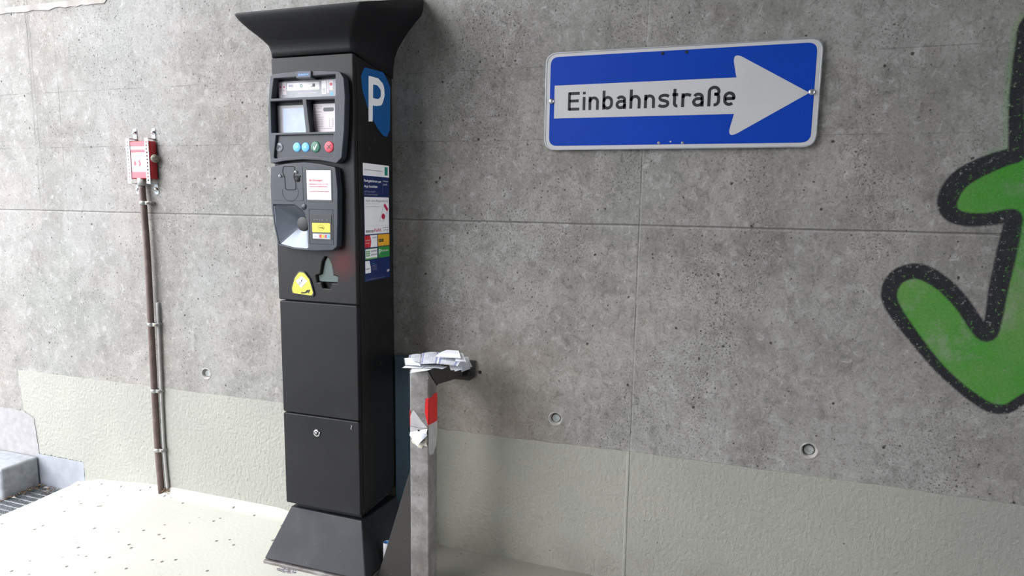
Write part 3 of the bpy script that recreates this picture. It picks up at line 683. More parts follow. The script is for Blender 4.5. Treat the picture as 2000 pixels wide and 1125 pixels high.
def ic_flag(b_, x, z, p): b_.flat([(x-.006, z+.009), (x+.002, z+.006), (x+.008, z+.004), (x+.007, z-.003), (x-.001, z-.001), (x-.004, z-.001), (x-.004, z-.009), (x-.006, z-.009)], p, M_BLK)
def ic_minus(b_, x, z, p): b_.flat(rect(x-.003, z-.0007, x+.003, z+.0007), p, M_WHITE)
def ic_plus(b_, x, z, p): ic_minus(b_, x, z, p); b_.flat(rect(x-.0007, z-.003, x+.0007, z+.003), p, M_WHITE)
def ic_check(b_, x, z, p): b_.flat([(x-.0085, z+.0005), (x-.0055, z+.001), (x-.004, z-.004), (x+.005, z+.0085), (x+.008, z+.0085), (x-.002, z-.0095), (x-.0055, z-.0095)], p, M_WHITE)
def ic_cross(b_, x, z, p):
    for s_ in (1, -1): b_.flat([(x-.0065*s_-.0018, z-.0062), (x-.0065*s_+.0018, z-.0062), (x+.0065*s_+.0018, z+.0062), (x+.0065*s_-.0018, z+.0062)], p, M_BLK, .0001 if s_ > 0 else 0)
button(.2730, 1.4225, .0140, M_GREYB, ic_flag, 'grey language button'); button(.3400, 1.4220, .0143, M_LBLUE, ic_minus, 'light blue minus button'); button(.3720, 1.4215, .0143, M_LBLUE, ic_plus, 'light blue plus button')
button(.4085, 1.4220, .0165, M_GREEN, ic_check, 'dark green confirm button with a white tick'); button(.4580, 1.4215, .0165, M_REDB, ic_cross, 'red cancel button with a black cross')
# payment bezel
outer = rpoly([(.2430, 1.3595, .006), (.30, 1.3700), (.37, 1.3745), (.43, 1.3690), (.4840, 1.3590, .008), (.4905, 1.290), (.4880, 1.190), (.4840, 1.112, .010), (.468, 1.0995, .01), (.40, 1.0955), (.333, 1.0960), (.2630, 1.1070, .010), (.2500, 1.160), (.2400, 1.230), (.2395, 1.30)], 6)
rec = rpoly([(.2490, 1.2400, .003), (.3300, 1.2400, .02), (.3640, 1.2200, .03), (.3780, 1.1800, .01), (.3765, 1.1010, .002), (.3200, 1.1030), (.2680, 1.1130, .004), (.2530, 1.1800)], 6)
m = MB(); m.plate(outer, [rec], BZ, .0270, M_BEZEL, .0022); pb = m.build('payment_bezel', tm)
m = MB()
# bowl: resample the recess outline and loft it to a round bottom
def resample(L, n, start):
    pts = [Vector(p) for p in L]; seg = [(pts[(i+1) % len(pts)]-pts[i]).length for i in range(len(pts))]; T = sum(seg); out = []
    for k in range(n):
        d = (k/n*T+start) % T; i = 0
        while d > seg[i]: d -= seg[i]; i += 1
        out.append(pts[i]+(pts[(i+1) % len(pts)]-pts[i])*(d/seg[i]))
    return out
N = 64; ro = resample(rec, N, 0); cc = Vector((.3440, 1.1800)); rc = .0235; ri = []
for p in ro:
    d = (p-cc).normalized(); ri.append(cc+d*rc)
bowl = m.loft([[(p.x, -.2838, p.y) for p in ro], [(p.x*.985+cc.x*.015, -.2815, p.y*.985+cc.y*.015) for p in ro], [(p.x, -.2610, p.y) for p in ri]], M_BOWL, False)
m.lathe((cc.x, -.2608, cc.y), (0, -1, 0), [(.0240, 0), (.0228, .0030), (.0205, .0040), (0, .0044)], M_BLK, 32)
m.build('coin_return_bowl', pb)
PF = front(-.2852)
m = MB(); m.plate(rpoly([(.2470, 1.2530, .006), (.3640, 1.2530, .006), (.3640, 1.3640, .006), (.30, 1.3620), (.2480, 1.3540, .006)]), [], front(-.2846), .0012, M_BEZEL, .0005)
kh = rpoly([(.2925, 1.3620, .008), (.3350, 1.3620, .008), (.3350, 1.3450, .008), (.3300, 1.3300, .006), (.3380, 1.3100, .01), (.3375, 1.2880, .008), (.2970, 1.2880, .008), (.2970, 1.3100, .01), (.2965, 1.3250, .004), (.2890, 1.3450, .01)], 6)
m.tube([(a, -.2860, b_) for a, b_ in kh], .0012, M_LINE, 6, closed=True)
m.tube([(.3160+.0300*math.cos(q), -.2858, 1.2820+.0300*math.sin(q)) for q in [math.pi*(.92+k*.072) for k in range(18)]], .0006, M_LINE, 6)
m.lathe((.2795, -.2858, 1.3315), (0, -1, 0), [(.0045, 0), (.0042, .0035), (.0022, .0052), (0, .0056)], M_CHROME, 16)
m.lathe((.3410, -.2858, 1.3440), (0, -1, 0), [(.0050, 0), (.0045, .0045), (.0025, .0065), (0, .007)], M_STEEL, 16)
m.box(.3300, .3560, -.2880, -.2855, 1.3275, 1.3325, M_LINE); m.box(.2870, .2975, -.2870, -.2855, 1.3290, 1.3310, M_LINE)
m.lathe((.3450, -.2858, 1.3215), (0, -1, 0), [(.009, 0), (.0085, .002), (0, .0022)], M_LINE, 20)
m.build('coin_slot_panel', pb)
m = MB(); m.plate(rpoly([(.3725, 1.2510, .006), (.4720, 1.2510, .006), (.4715, 1.3500, .006), (.42, 1.3610), (.3725, 1.3650, .006)]), [rect(.3765, 1.2560, .4685, 1.3515)], front(-.2846), .0012, M_BEZEL, .0005)
m.flat(rect(.3780, 1.2575, .4670, 1.3500), front(-.2854), M_PINK)
for s_, z, sz, wd, mt in (('Bei Störungen!', 1.3155, .0062, .048, M_RED), ('Meldung an: 0 22 02 / 14 13 46', 1.3050, .0036, .068, M_REDB), ('verkehrstechnik@stadt-gl.de', 1.2975, .0036, .066, M_REDB), ('und bitte Parkscheibe auslegen', 1.2820, .0036, .072, M_RED)):
    m.text(s_, .3880, z, sz, front(-.2857), mt, width=wd, bold=.02)
m.build('fault_notice', pb)
m = MB(); m.lathe((.3655, -.2850, 1.2355), (0, -1, 0), [(.0098, 0), (.0095, .0006), (0, .0006)], M_BEZEL, 24); m.lathe((.3655, -.2850, 1.2355), (0, -1, 0), [(.0108, 0), (.0105, .0002), (.0098, .0002)], M_LINE, 24); m.build('service_cap', pb)
m = MB(); m.tube([(a, -.2851, b_) for a, b_ in rect(.3840, 1.1180, .4715, 1.2280, .002)], .0006, M_LINE, 6, closed=True)
m.plate(rect(.3890, 1.1310, .4665, 1.2100, .002), [], front(-.2846), .0016, M_BLK, .0005); cr = m.build('card_reader', pb)
CP = front(-.2866)
m = MB(); m.plate(rect(.3950, 1.1555, .4610, 1.1850, .003), [], front(-.2862), .0004, M_YEL); m.plate([(.428+.0125*math.cos(q), 1.1702+.009*math.sin(q)) for q in [k*.2618 for k in range(24)]], [[(.428+.0118*math.cos(q), 1.1702+.0083*math.sin(q)) for q in [k*.2618 for k in range(24)]]], front(-.2868), .0001, M_INK)
for k in range(4): m.tube([(.4205+.003*k+.0035*math.cos(q)*(.4+.2*k), -.2870, 1.1705+.0045*math.sin(q)*(.5+.2*k)) for q in [-.7+.2*j for j in range(8)]], .0006, M_INK, 5)
m.text('))', .4330, 1.1670, .0055, CP, M_INK, n=.0004)
for k in range(5): m.flat(circ(.4040+.0095*k+(.008 if k == 4 else 0), 1.1950, .0014, 10), front(-.2864), M_GREYB)
m.plate(rect(.3960, 1.1345, .4610, 1.1515, .003), [], front(-.2862), .0004, M_LGREY)
m.flat(rect(.3985, 1.1365, .4170, 1.1495, .001), CP, M_WHITE, .0003); m.text('VISA', .4000, 1.1405, .0045, CP, M_BLUE, width=.0145, bold=.02, n=.0005)
for x, m1, m2 in ((.4270, M_RED, M_ORG), (.4470, M_RED, M_LBLUE)): m.flat(circ(x, 1.1430, .0055), CP, m1, .0003); m.flat(circ(x+.0065, 1.1430, .0055), CP, m2, .0004)
m.build('contactless_pad', cr)
# big P on the side
sx_ = .5345
m = MB(); m.plate(rpoly([(-.2110, 1.6440, .018), (-.1900, 1.6750, .018), (-.0700, 1.6820, .035), (-.0240, 1.6450, .03), (-.0280, 1.5350), (-.0300, 1.5000, .02), (-.0500, 1.4720, .018), (-.0780, 1.4760, .02), (-.1150, 1.4960, .05), (-.1650, 1.5400, .06), (-.2040, 1.6000, .05)], 8), [], side(sx_), .0005, M_PBLUE); ps = m.build('parking_sign', tm)
m = MB(); PS = side(sx_+.0005)
m.plate(rpoly([(-.1660, 1.6530), (-.1050, 1.6560, .028), (-.0690, 1.6420, .025), (-.0640, 1.6080, .03), (-.0830, 1.5730, .028), (-.1180, 1.5660, .01), (-.1430, 1.5640), (-.1450, 1.5130), (-.1700, 1.5100)], 8), [rpoly([(-.1390, 1.6310), (-.1120, 1.6330, .014), (-.0890, 1.6220, .012), (-.0890, 1.6000, .014), (-.1080, 1.5890, .01), (-.1410, 1.5880)], 6)], PS, .0004, M_WHITE); m.build('letter', ps)
# app sticker on the side
SD = side(sx_)
m = MB(); m.flat(rect(-.2070, .9930, -.0400, 1.3760), SD, M_NAVY, .0003)
m.flat(rect(-.2090, 1.3375, -.0390, 1.3770, .001), SD, M_WHITE, .0005)
m.text('Ihr Mobiler Parkscheinautomat dieser Anlagen-Nummer', -.2030, 1.3550, .0030, SD, M_INK, width=.118, n=.0008)
m.flat(rect(-.0700, 1.3435, -.0490, 1.3710, .001), SD, M_TEAL, .0007)
m.text('Parkgebühren per', -.2030, 1.3175, .0085, SD, M_WHITE, width=.110, bold=.012, n=.0007); m.text('App bezahlen', -.2030, 1.3000, .0085, SD, M_WHITE, width=.084, bold=.012, n=.0007)
m.text('Parkzone', -.0790, 1.3215, .0050, SD, M_WHITE, width=.032, n=.0007); m.text('51400', -.0790, 1.3100, .0050, SD, M_WHITE, width=.025, n=.0007)
m.flat(rect(-.0850, 1.2820, -.0844, 1.3280), SD, M_LGREY, .0006)
m.text('100 Tage lang Ihr', -.2010, 1.2850, .0050, SD, M_LGREY, width=.070, n=.0007); m.text('Ort. bundesweit gratis!', -.2010, 1.2755, .0050, SD, M_LGREY, width=.082, n=.0007)
m.flat(rect(-.2030, 1.1480, -.0430, 1.2690, .003), SD, M_WHITE, .0006)
m.text('Auch ohne Registrierung', -.1960, 1.2540, .0075, SD, M_GINK, width=.145, n=.0009)
m.flat(rect(-.1960, 1.2470, -.1050, 1.2475), SD, M_GINK, .0008); m.text('QR-Code scannen und Parkdauer wählen', -.1960, 1.2370, .0030, SD, M_GINK, width=.092, n=.0009)
# hand-held phone drawing, tilted
m.plate([(-.1080, 1.1900), (-.0760, 1.2480), (-.0480, 1.2320), (-.0800, 1.1880)], [[(-.1060, 1.1905), (-.0755, 1.2462), (-.0495, 1.2316), (-.0808, 1.1896)]], SD, .0009, M_LGREY)
m.flat([(-.0800, 1.2410), (-.0700, 1.2490), (-.0480, 1.2300), (-.0560, 1.2210)], SD, M_MAG, .0011)
m.flat([(-.083+.012*math.cos(k*.4488), 1.2050+.0100*math.sin(k*.4488)) for k in range(14)], SD, M_MAG, .0011)
m.flat(rect(-.2020, 1.1755, -.0440, 1.1758), SD, M_LGREY, .0009)
m.text('easy', -.1970, 1.1545, .0110, SD, M_INK, width=.052, bold=.012, n=.0009); m.text('PaRK', -.1430, 1.1545, .0110, SD, M_MAG, width=.050, bold=.012, n=.0009)
for i in range(3):
    for j in range(2): m.flat(rect(-.0830+.0125*i, 1.1570+.0085*j, -.0760+.0125*i, 1.1600+.0085*j), SD, M_GINK, .0009)
m.flat(rect(-.2040, 1.1045, -.1245, 1.1440, .001), SD, M_WHITE, .0006); m.flat(rpoly([(-.2040, 1.1045), (-.1690, 1.1045, 0), (-.1640, 1.1240, .01), (-.1700, 1.1440), (-.2040, 1.1440)]), SD, M_RED, .0008)
m.text('mobilet', -.2000, 1.1265, .0045, SD, M_WHITE, width=.030, n=.001); m.text('Handyticket', -.2000, 1.1180, .0030, SD, M_WHITE, width=.028, n=.001); m.text('mobil', -.1560, 1.1340, .0050, SD, M_NAVY, width=.026, n=.001)
m.flat(rect(-.1190, 1.1055, -.0420, 1.1445, .001), SD, M_ORG, .0006); m.flat(rect(-.1150, 1.1190, -.0820, 1.1290), SD, M_INK, .0008); m.text('PARCO', -.1130, 1.1215, .0050, SD, M_YEL, width=.026, n=.001)
m.flat(rect(-.2020, 1.0655, -.1250, 1.1005, .001), SD, M_LGRN, .0006); m.flat(rect(-.2005, 1.0700, -.1265, 1.0990, .001), SD, M_WHITE, .0007)
for i in range(3):
    for j in range(3): m.flat(rect(-.1970+.0085*i, 1.0755+.0068*j, -.1905+.0085*i, 1.0805+.0068*j), SD, M_MGRN, .001)
m.text('payby', -.1665, 1.0895, .0065, SD, M_INK, width=.037, bold=.01, n=.001); m.text('phone', -.1665, 1.0775, .0065, SD, M_INK, width=.037, bold=.01, n=.001)
m.flat(rect(-.1185, 1.0655, -.0410, 1.1025, .001), SD, M_MGRN, .0006); m.plate(circ(-.1080, 1.0895, .0062), [circ(-.1080, 1.0895, .0038)], SD, .0008, M_WHITE); m.flat(rect(-.1150, 1.0770, -.1125, 1.0950), SD, M_WHITE, .0009)
m.text('Parkster', -.0980, 1.0860, .0068, SD, M_WHITE, width=.048, n=.001); m.flat(rect(-.0950, 1.0765, -.0500, 1.0780), SD, M_BLUE, .0008)
m.flat(rpoly([(-.2030, 1.0205), (-.1680, 1.0205), (-.1690, 1.0400), (-.1770, 1.0605), (-.2030, 1.0605)]), SD, M_WHITE, .0006); m.text('moBiLET', -.2000, 1.0330, .0040, SD, M_INK, width=.026, bold=.02, n=.0009)
m.text('Ihr Ticket', -.1620, 1.0480, .0030, SD, M_LBLUE, width=.022, n=.0006)
for k in range(4): m.flat(rect(-.1620, 1.0280+.0050*k, -.1300, 1.0288+.0050*k), SD, M_LGREY, .0006)
m.text('HP', -.0600, 1.0130, .0085, SD, M_WHITE, width=.016, bold=.03, n=.0006); m.text('Stadtverkehrsgesellschaft - Parken leicht gemacht', -.2000, .9975, .0024, SD, M_LGREY, width=.125, n=.0006)
m.build('app_sticker', tm)

# ------------------------------------------------------------------ steel rail beside the machine
rl = thing('steel_guard_rail', (.77, -.258, 0), 'weathered square-tube steel rail with torn red and white film beside the machine', 'guard rail')
x0, x1, ya, yb = .738, .802, -.290, -.226
m = MB(); m.hexa([(x0, ya, 0), (x1, ya, 0), (x1, yb, 0), (x0, yb, 0), (x0, ya, .741), (x1, ya, .741), (x1, yb, .680), (x0, yb, .680)], M_RAIL, .003)
m.build('post', rl)
m = MB(); m.hexa([(x0, yb, .680), (x1, yb, .680), (x1, -.012, .651), (x0, -.012, .651), (x0, ya, .7415), (x1, ya, .7415), (x1, -.012, .712), (x0, -.012, .712)], M_RAILD, .003); m.build('arm', rl)
m = MB(); m.tube([(x1+.0006, ya+.002, .740), (x1+.0006, -.262, .712), (x1+.0006, yb-.002, .681)], .0028, M_LINE, 6); m.build('weld_seam', rl)
m = MB(); m.tube([(x0-.0006, ya+.002, .740), (x0-.0006, yb-.002, .681)], .0028, M_LINE, 6); m.build('weld_seam', rl)
m = MB(); m.plate(rpoly([(.735, .640), (.828, .640), (.845, .654), (.845, .711), (.735, .711)]), [], FR, .012, M_RAILD, .001); m.build('wall_plate', rl)
m = MB(); m.plate([(x0, 0), (x0, .430), (.722, .398), (.598, .0)], [], front(-.254), .006, M_RAILD, .001); m.build('gusset_plate', rl)
m = MB(); m.lathe((.822, -.012, .665), (0, -1, 0), [(.009, 0), (.009, .004), (.006, .006), (0, .006)], M_RAILD, 6); m.build('bolt', rl)
FP = front(ya-.0002); SP = side(x1+.0002)
m = MB(); m.flat(edge([(.7905, .605), (.7925, .652), (x1, .659), (x1, .566), (.797, .570)], .006, .0012)[:-1], FP, M_TAPER, .0005)
m.flat([(ya, .655), (-.270, .652), (-.250, .658), (yb, .656), (yb, .563), (-.262, .565), (ya, .569)], SP, M_TAPER, .0005)
m.build('red_film', rl)
m = MB(); m.flat([(x0, .612), (x0+.003, .606), (x0+.002, .560), (x0, .556)], FP, M_TAPER, .0006); m.build('film_scrap', rl)
m = MB(); m.flat([(ya, .569), (-.262, .565), (yb, .563), (yb, .517), (-.236, .482), (-.258, .462), (-.284, .470), (ya, .480)], SP, M_TAPEW, .0004)
m.flat([(.7395, .590), (.7500, .612), (.7600, .602), (.7800, .578), (.7990, .559), (.7700, .5565), (.7400, .560)], FP, M_TAPEW, .0006)
m.flat([(.7395, .558), (.7700, .5545), (.7990, .5565), (.7700, .5470), (.7400, .5390)], FP, M_TAPEW, .0009); m.build('white_film', rl)
m = MB()
def curl(P4, lift, mt, n=8):
    a, b_, c_, d = (Vector(p) for p in P4); V = []; Fq = []
    for i in range(n+1):
        for j in range(n+1):
            u, v = i/n, j/n; p = (a*(1-u)+b_*u)*(1-v)+(d*(1-u)+c_*u)*v
            V.append((p.x, p.y-lift*math.sin(v*1.9)*(.3+.7*u), p.z))
    for i in range(n):
        for j in range(n): Fq.append((i*(n+1)+j, (i+1)*(n+1)+j, (i+1)*(n+1)+j+1, i*(n+1)+j+1))
    m.add(V, Fq, mt, True)
yy = ya-.0015
curl([(.7990, yy, .5560), (.7395, yy, .5385), (.7440, yy-.004, .5290), (.7980, yy-.004, .5440)], .006, M_TAPEB)
curl([(.7985, yy-.002, .5530), (.7985, yy-.002, .5350), (.7700, yy-.004, .5030), (.7460, yy-.006, .5280)], .012, M_TAPEB)
curl([(.7460, yy-.006, .5280), (.7500, yy-.004, .5200), (.7700, yy-.006, .5000), (.7700, yy-.010, .5060)], .004, M_TAPEB)
m.flat(edge([(.741, .512), (.752, .523), (.765, .503), (.785, .513), (.797, .535), (.7975, .500), (.785, .500), (.780, .489), (.765, .492), (.758, .500), (.744, .502)], .004, .0015)[:-1], FP, M_GLUE, .0007)
m.build('peeled_film', rl)
m = MB(); m.lathe((.7700, ya-.004, .5490), (0, -1, 0), [(.003, 0), (.0028, .002), (0, .0024)], M_LINE, 10); m.build('screw', rl)

m = MB(); m.box(.5385, .630, -.018, -.0045, 0, .704, M_BPANEL, .0015)
tag(m.build('metal_sheet', None, (.584, -.01, 0)), 'blue-grey sheet standing upright against the wall behind the steel post', 'panel')
m = MB(); m.lathe((.8615, 0, .6705), (0, -1, 0), [(.0062, .0003), (.0058, .0016), (.0035, .0018), (.0032, .0006), (0, .0006)], M_HOLE, 18)
tag(m.build('wall_anchor', None, (.8615, 0, .6705)), 'small dark anchor hole in the wall just right of the rail bracket', 'wall anchor')

# ------------------------------------------------------------------ tickets on the rail
def ticket(P4, label, mt, curlz=.004, n=12, rev=False, bend=0.0, name='parking_ticket'):
    a, b_, c_, d = (Vector(p) for p in P4); V = []; uvs = []; Fq = []
    nrm = (b_-a).cross(d-a).normalized()
    if nrm.z < 0: nrm = -nrm
    for i in range(n+1):
        for j in range(n+1):
            u, v = i/n, j/n; p = (a*(1-u)+b_*u)*(1-v)+(d*(1-u)+c_*u)*v
            h = curlz*math.sin(u*3.1)*(.5+.5*math.cos(v*2)) + bend*(u*u)
            V.append(tuple(p+nrm*h)); uvs.append((u, v))
    for i in range(n):
        for j in range(n): Fq.append((i*(n+1)+j, (i+1)*(n+1)+j, (i+1)*(n+1)+j+1, i*(n+1)+j+1))
    k = len(V); V += [tuple(Vector(p)-nrm*.0003) for p in V]; uvs += uvs; F2 = Fq+[tuple(q+k for q in reversed(f_)) for f_ in Fq]
    bd_ = [i*(n+1) for i in range(n+1)]+[n*(n+1)+j for j in range(1, n+1)]+[i*(n+1)+n for i in range(n-1, -1, -1)]+[j for j in range(n-1, 0, -1)]
    for i in range(len(bd_)):
        p, q = bd_[i], bd_[(i+1) % len(bd_)]; F2.append((p, q, q+k, p+k))
    org = a.lerp(c_, .5); me = bpy.data.meshes.new(name); me.from_pydata([tuple(Vector(p)-org) for p in V], [], F2)
    ul = me.uv_layers.new(name='UVMap')
    for l in me.loops: ul.data[l.index].uv = uvs[l.vertex_index]
    me.materials.append(mt); me.polygons.foreach_set('use_smooth', [True]*len(me.polygons))
    o_ = bpy.data.objects.new(name, me); SC.collection.objects.link(o_); o_.location = org
    return tag(o_, label, 'parking ticket', 'discarded paper tickets on the steel rail')
TK = [
 ([(.732, -.262, .7440), (.809, -.205, .7400), (.803, -.300, .7455), (.757, -.328, .7395)], 'plain white ticket drooping over the front end of the steel rail, lowest in the pile', M_PAPER, .002, 0),
 ([(.713, -.272, .7460), (.770, -.245, .7450), (.775, -.285, .7455), (.714, -.295, .7440)], 'thin white ticket tip poking out to the left under the pile', M_PAPER, .001, 0),
 ([(.780, -.285, .7465), (.836, -.262, .7440), (.838, -.225, .7430), (.790, -.235, .7460)], 'folded white ticket sticking out right above the post mitre', M_PAPER, .003, 0),
 ([(.685, -.225, .7560), (.735, -.215, .7520), (.770, -.280, .7500), (.717, -.280, .7500)], 'ticket with a curled-up left end at the left of the pile', M_PAPER, .004, .002),
 ([(.676, -.172, .7540), (.728, -.163, .7580), (.770, -.262, .7545), (.706, -.242, .7540)], 'printed ticket with dark blue stripe lying leftmost on the pile', M_TICKET, .003, 0),
 ([(.718, -.165, .7620), (.775, -.142, .7640), (.822, -.262, .7600), (.770, -.286, .7580)], 'printed ticket with two blue bands and columns in the middle of the pile', M_TICKET, .003, 0),
 ([(.772, -.142, .7640), (.858, -.138, .7620), (.884, -.256, .7560), (.818, -.264, .7590)], 'bluish printed ticket lying right of the middle of the pile', M_TICKET, .004, 0),
 ([(.790, -.225, .7700), (.809, -.169, .7820), (.850, -.167, .7830), (.885, -.232, .7760)], 'pale blank ticket propped highest at the back of the pile', M_PAPER, .003, 0),
 ([(.845, -.170, .7760), (.866, -.165, .7740), (.902, -.232, .7660), (.868, -.240, .7660)], 'narrow pale ticket corner behind the right end of the pile', M_PAPER, .002, 0),
 ([(.822, -.190, .7560), (.843, -.176, .7540), (.876, -.246, .7400), (.860, -.252, .7400)], 'small ticket hanging down off the right edge, leftmost of the hanging ones', M_PAPER, .001, 0),
 ([(.836, -.176, .7570), (.862, -.160, .7550), (.893, -.240, .7420), (.874, -.254, .7380)], 'ticket hanging off the right edge between two other hanging ones', M_PAPER, .002, 0),
 ([(.836, -.100, .7440), (.850, -.085, .7430), (.893, -.152, .7300), (.882, -.168, .7280)], 'thin strip ticket beside the wall bracket, behind the hanging ones', M_PAPER, .001, 0),
 ([(.840, -.140, .7520), (.862, -.112, .7500), (.902, -.190, .7340), (.886, -.226, .7300)], 'off-white ticket hanging furthest right near the wall bracket', M_PAPER, .002, 0),
]
for P4, lb, mt, cz_, bd2 in TK: ticket(P4, lb, mt, cz_, 12, False, bd2)

# rolled paper behind the gusset
m = MB(); m.tube([(.600, -.205, .001), (.601, -.204, .05), (.602, -.203, .098)], [.0105, .0110, .0115], M_PAPER, 20, caps=False); m.tube([(.600, -.205, .001), (.602, -.203, .097)], .0098, M_LBLUE, 20, caps=False)
tag(m.build('paper_cup', None, (.600, -.205, 0)), 'narrow white rolled paper stuck between machine foot and gusset plate', 'litter')

# ------------------------------------------------------------------ red box with conduit on the left
bx = thing('call_box', (-.575, 0, 1.40), 'small red wall box with a white window and two perforated steel straps', 'wall box')
X0, X1, Y0, Z0, Z1 = -.638, -.522, -.034, 1.330, 1.478
m = MB(); m.box(X0, X1, Y0, -.003, Z0, Z1, M_BOXRED, .005, 3); m.build('housing', bx)
m = MB(); m.box(X0+.004, X1-.012, Y0-.003, Y0+.001, Z1-.020, Z1-.003, M_BOXPINK, .001); m.build('crossbar', bx)
m = MB(); m.box(X0+.004, X1-.012, Y0-.003, Y0+.001, Z1-.043, Z1-.034, M_BOXPINK, .001); m.build('crossbar', bx)
m = MB(); m.box(X0+.004, X1-.012, Y0-.0025, Y0+.001, Z1-.0335, Z1-.0205, M_PALE); m.build('white_strip', bx)
m = MB(); m.box(X0+.004, X1-.012, Y0-.003, Y0+.001, Z0+.003, Z0+.026, M_BOXPINK, .001); m.build('crossbar', bx)
m = MB(); m.box(X0+.018, X1-.022, Y0-.002, Y0+.001, Z0+.027, Z1-.044, M_PALE)
for x, s_, mt in ((X0+.036, .0055, M_REDB), (X0+.058, .0070, M_REDB), (X0+.053, .0060, M_LGREY)):
    m.plate([(x+s_*math.cos(q)*(1-.35*math.sin(q)), 1.392+s_*1.7*math.sin(q)) for q in [k*.3927 for k in range(16)]], [], front(Y0-.002), .0004 if mt is M_REDB else .0007, mt)
m.build('window_panel', bx)
for sx2, in ((-.6315,), (-.5355,)):
    m = MB(); wd = .0095
    hl = [rect(sx2-.0032, 1.322+.0135*k, sx2+.0032, 1.3285+.0135*k, .001) for k in range(12)]
    m.plate(rpoly([(sx2-wd, 1.312), (sx2+wd, 1.310), (sx2+wd, 1.488), (sx2-wd, 1.490)]), hl, front(Y0-.0035), .0012, M_STRAP)
    for z_, s_ in ((1.312, -1), (1.488, 1)):
        m.hexa([(sx2-wd, Y0-.0045, z_-.001), (sx2+wd, Y0-.0045, z_-.001), (sx2+wd, -.001, z_-.001), (sx2-wd, -.001, z_-.001), (sx2-wd, Y0-.0045, z_+.001), (sx2+wd, Y0-.0045, z_+.001), (sx2+wd, -.001, z_+.001), (sx2-wd, -.001, z_+.001)], M_STRAP)
        m.plate(rect(sx2-wd, min(z_, z_+s_*.042), sx2+wd, max(z_, z_+s_*.042), .006), [], front(-.0005), .002, M_STRAP)
    st_ = m.build('strap', bx); st_['label'] = 'perforated white steel strap'
    for z_ in (1.290, 1.515):
        m = MB(); m.lathe((sx2, -.0025, z_), (0, -1, 0), [(.0095, 0), (.0095, .0015), (.0055, .002), (.0052, .007), (.003, .0085), (0, .0088)], M_CHROME, 16); m.build('bolt', st_)
m = MB(); m.lathe((X1-.002, -.020, 1.410), (1, -.25, 0), [(.006, 0), (.014, .004), (.0165, .010), (.0150, .016), (.009, .020), (0, .0215)], M_KNOB, 18); m.build('knob', bx)
m = MB(); m.tube([(-.588, -.024, 1.334), (-.587, -.024, 1.303)], .0150, M_CABLE, 18); m.build('collar', bx)

pc = thing('conduit_pipe', (-.575, -.024, 0), 'thin rusty brown vertical conduit running from the red box down to the floor', 'pipe')
pth = [(-.587, -.024, 1.304), (-.582, -.026, 1.22), (-.578, -.026, 1.02), (-.582, -.025, .73), (-.588, -.022, .46), (-.590, -.021, .20), (-.583, -.022, .0)]
def spline(P, k=6):
    P = [Vector(p) for p in P]; P = [P[0]*2-P[1]]+P+[P[-1]*2-P[-2]]; out = []
    for i in range(1, len(P)-2):
        for j in range(k):
            t_ = j/k; a, b_, c_, d = P[i-1:i+3]
            out.append(.5*((2*b_)+(c_-a)*t_+(2*a-5*b_+4*c_-d)*t_*t_+(3*b_-a-3*c_+d)*t_**3))
    out.append(P[-2]); return out
PT = spline(pth); m = MB(); m.tube(PT, .0128, M_PIPE, 16); m.build('pipe', pc)
m = MB(); m.tube([(p.x+.024, -.011, p.z) for p in PT if p.z < .86], .0065, M_CABLE, 12); o_ = m.build('thin_tube', pc); o_['label'] = 'thin pale grey tube beside the rusty pipe'
def at(z):
    for a, b_ in zip(PT[:-1], PT[1:]):
        if a.z >= z >= b_.z: return a.lerp(b_, (a.z-z)/(a.z-b_.z))
    return PT[-1]
for z in (1.235, .738, .455, .195):
    p = at(z); m = MB(); m.lathe((p.x, p.y, z-.008), (0, 0, 1), [(.0132, 0), (.0150, .001), (.0150, .015), (.0132, .016)], M_CLIP, 18)
    m.box(p.x+.010, p.x+.034, p.y-.006, p.y-.002, z-.007, z+.007, M_CLIP, .0012); m.box(p.x+.004, p.x+.034, p.y+.006, -.001, z-.006, z+.006, M_CLIP, .001)
    m.lathe((p.x+.027, p.y-.006, z), (0, -1, 0), [(.0055, 0), (.005, .003), (0, .0035)], M_KNOB, 10); m.build('clip', pc)
m = MB()
for k in range(40):
    a = random.uniform(0, 6.28); r = random.uniform(.004, .03); x = -.560+r*math.cos(a)*.8; y = -.030+abs(r*math.sin(a))*.6; z = fz(x, y)+random.uniform(.001, .024)*(1-r/.035)
    s_ = random.uniform(.002, .0055); m.add([(x-s_, y, z), (x, y-s_, z+s_*.6), (x+s_, y+.001, z), (x, y+s_*.5, z+s_)], [(0, 1, 2), (0, 2, 3), (0, 3, 1), (1, 3, 2)], M_LEAF)
tag(m.build('leaf_litter'), 'small heap of rusty brown crumbs at the foot of the conduit', 'debris', kind='stuff')

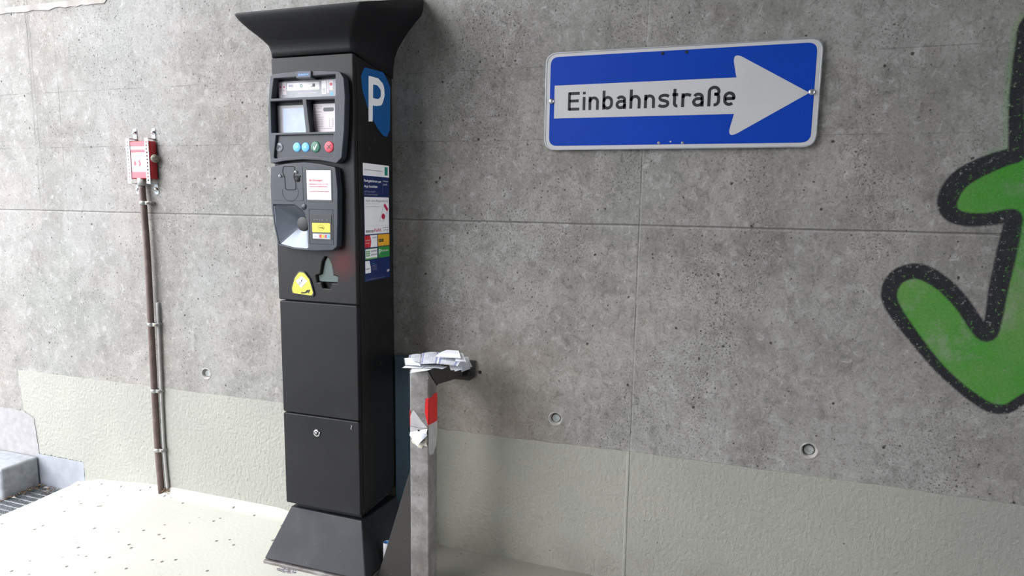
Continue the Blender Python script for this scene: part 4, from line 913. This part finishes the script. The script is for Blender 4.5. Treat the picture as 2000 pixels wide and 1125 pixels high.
# ------------------------------------------------------------------ kerb and drain
m = MB(); m.box(-3.2, -1.330, -.170, -.006, -.094, .056, M_KERB, .012, 3)
tag(m.build('kerb_stone', None, (-2.2, -.09, -.094)), 'grey concrete kerb block against the wall at the left edge', 'kerb')
m = MB(); gx0, gx1 = -1.326, -1.084
y = -.012
while y > -1.1: m.box(gx0, gx1, y-.0030, y, -.100, -.0840, M_STEEL); y -= .0310
for k in range(20): x = gx0+.004+k*(gx1-gx0-.010)/19; m.box(x, x+.0022, -1.1, -.010, -.100, -.0865, M_STEEL)
y = -.012
while y > -.6: m.box(gx0, gx1, y-.0015, y, -.100, -.0880, M_STEEL); y -= .0310/3
tag(m.build('drain_grate', None, (-1.26, -.5, -.09)), 'galvanised steel grating over the floor drain beside the kerb', 'drain grate')
m = MB(); m.box(-1.345, -1.192, -1.2, -.008, -.149, -.146, M_HOLE); m.build('x') if False else None
m = MB()
for k in range(150):
    if random.random() < .72: x = -1.322+abs(random.gauss(0, .012)); y = random.uniform(-.30, -.012)
    else: x = random.uniform(-1.30, -1.20); y = random.uniform(-.05, -.012) if random.random() < .4 else -.06+random.gauss(0, .012); x = x if y > -.05 else -1.215+random.gauss(0, .010)
    z = -.082+random.uniform(0, .006); s_ = random.uniform(.003, .009); a = random.uniform(0, 3.1); c_, q = math.cos(a)*s_, math.sin(a)*s_
    m.add([(x-c_, y-q, z), (x+q*.4, y-c_*.4, z+.003), (x+c_, y+q, z+.001), (x-q*.4, y+c_*.4, z+.004)], [(0, 1, 2), (0, 2, 3)], M_LITTER if random.random() < .75 else M_LEAF)
tag(m.build('leaf_debris'), 'dry leaf debris caught along the kerb on the drain grate', 'debris', kind='stuff')
for (x, y, a, s_), lb in zip([(-1.262, -.030, .5, .014), (-1.222, -.048, 1.2, .010), (-1.296, -.150, .3, .013)], ['pale dry leaf on the grate nearest the wall', 'small pale leaf on the grate near the floor edge', 'pale leaf on the grate beside the kerb corner']):
    m = MB(); c_, q = math.cos(a)*s_, math.sin(a)*s_; z = -.079
    m.add([(x-c_, y-q, z), (x-c_*.2+q*.45, y-q*.2-c_*.45, z+.004), (x+c_, y+q, z+.002), (x-c_*.2-q*.45, y-q*.2+c_*.45, z+.005), (x, y, z)], [(0, 1, 4), (1, 2, 4), (2, 3, 4), (3, 0, 4)], M_CUP)
    tag(m.build('dry_leaf', None, (x, y, z)), lb, 'leaf', 'pale leaves on the drain grate')
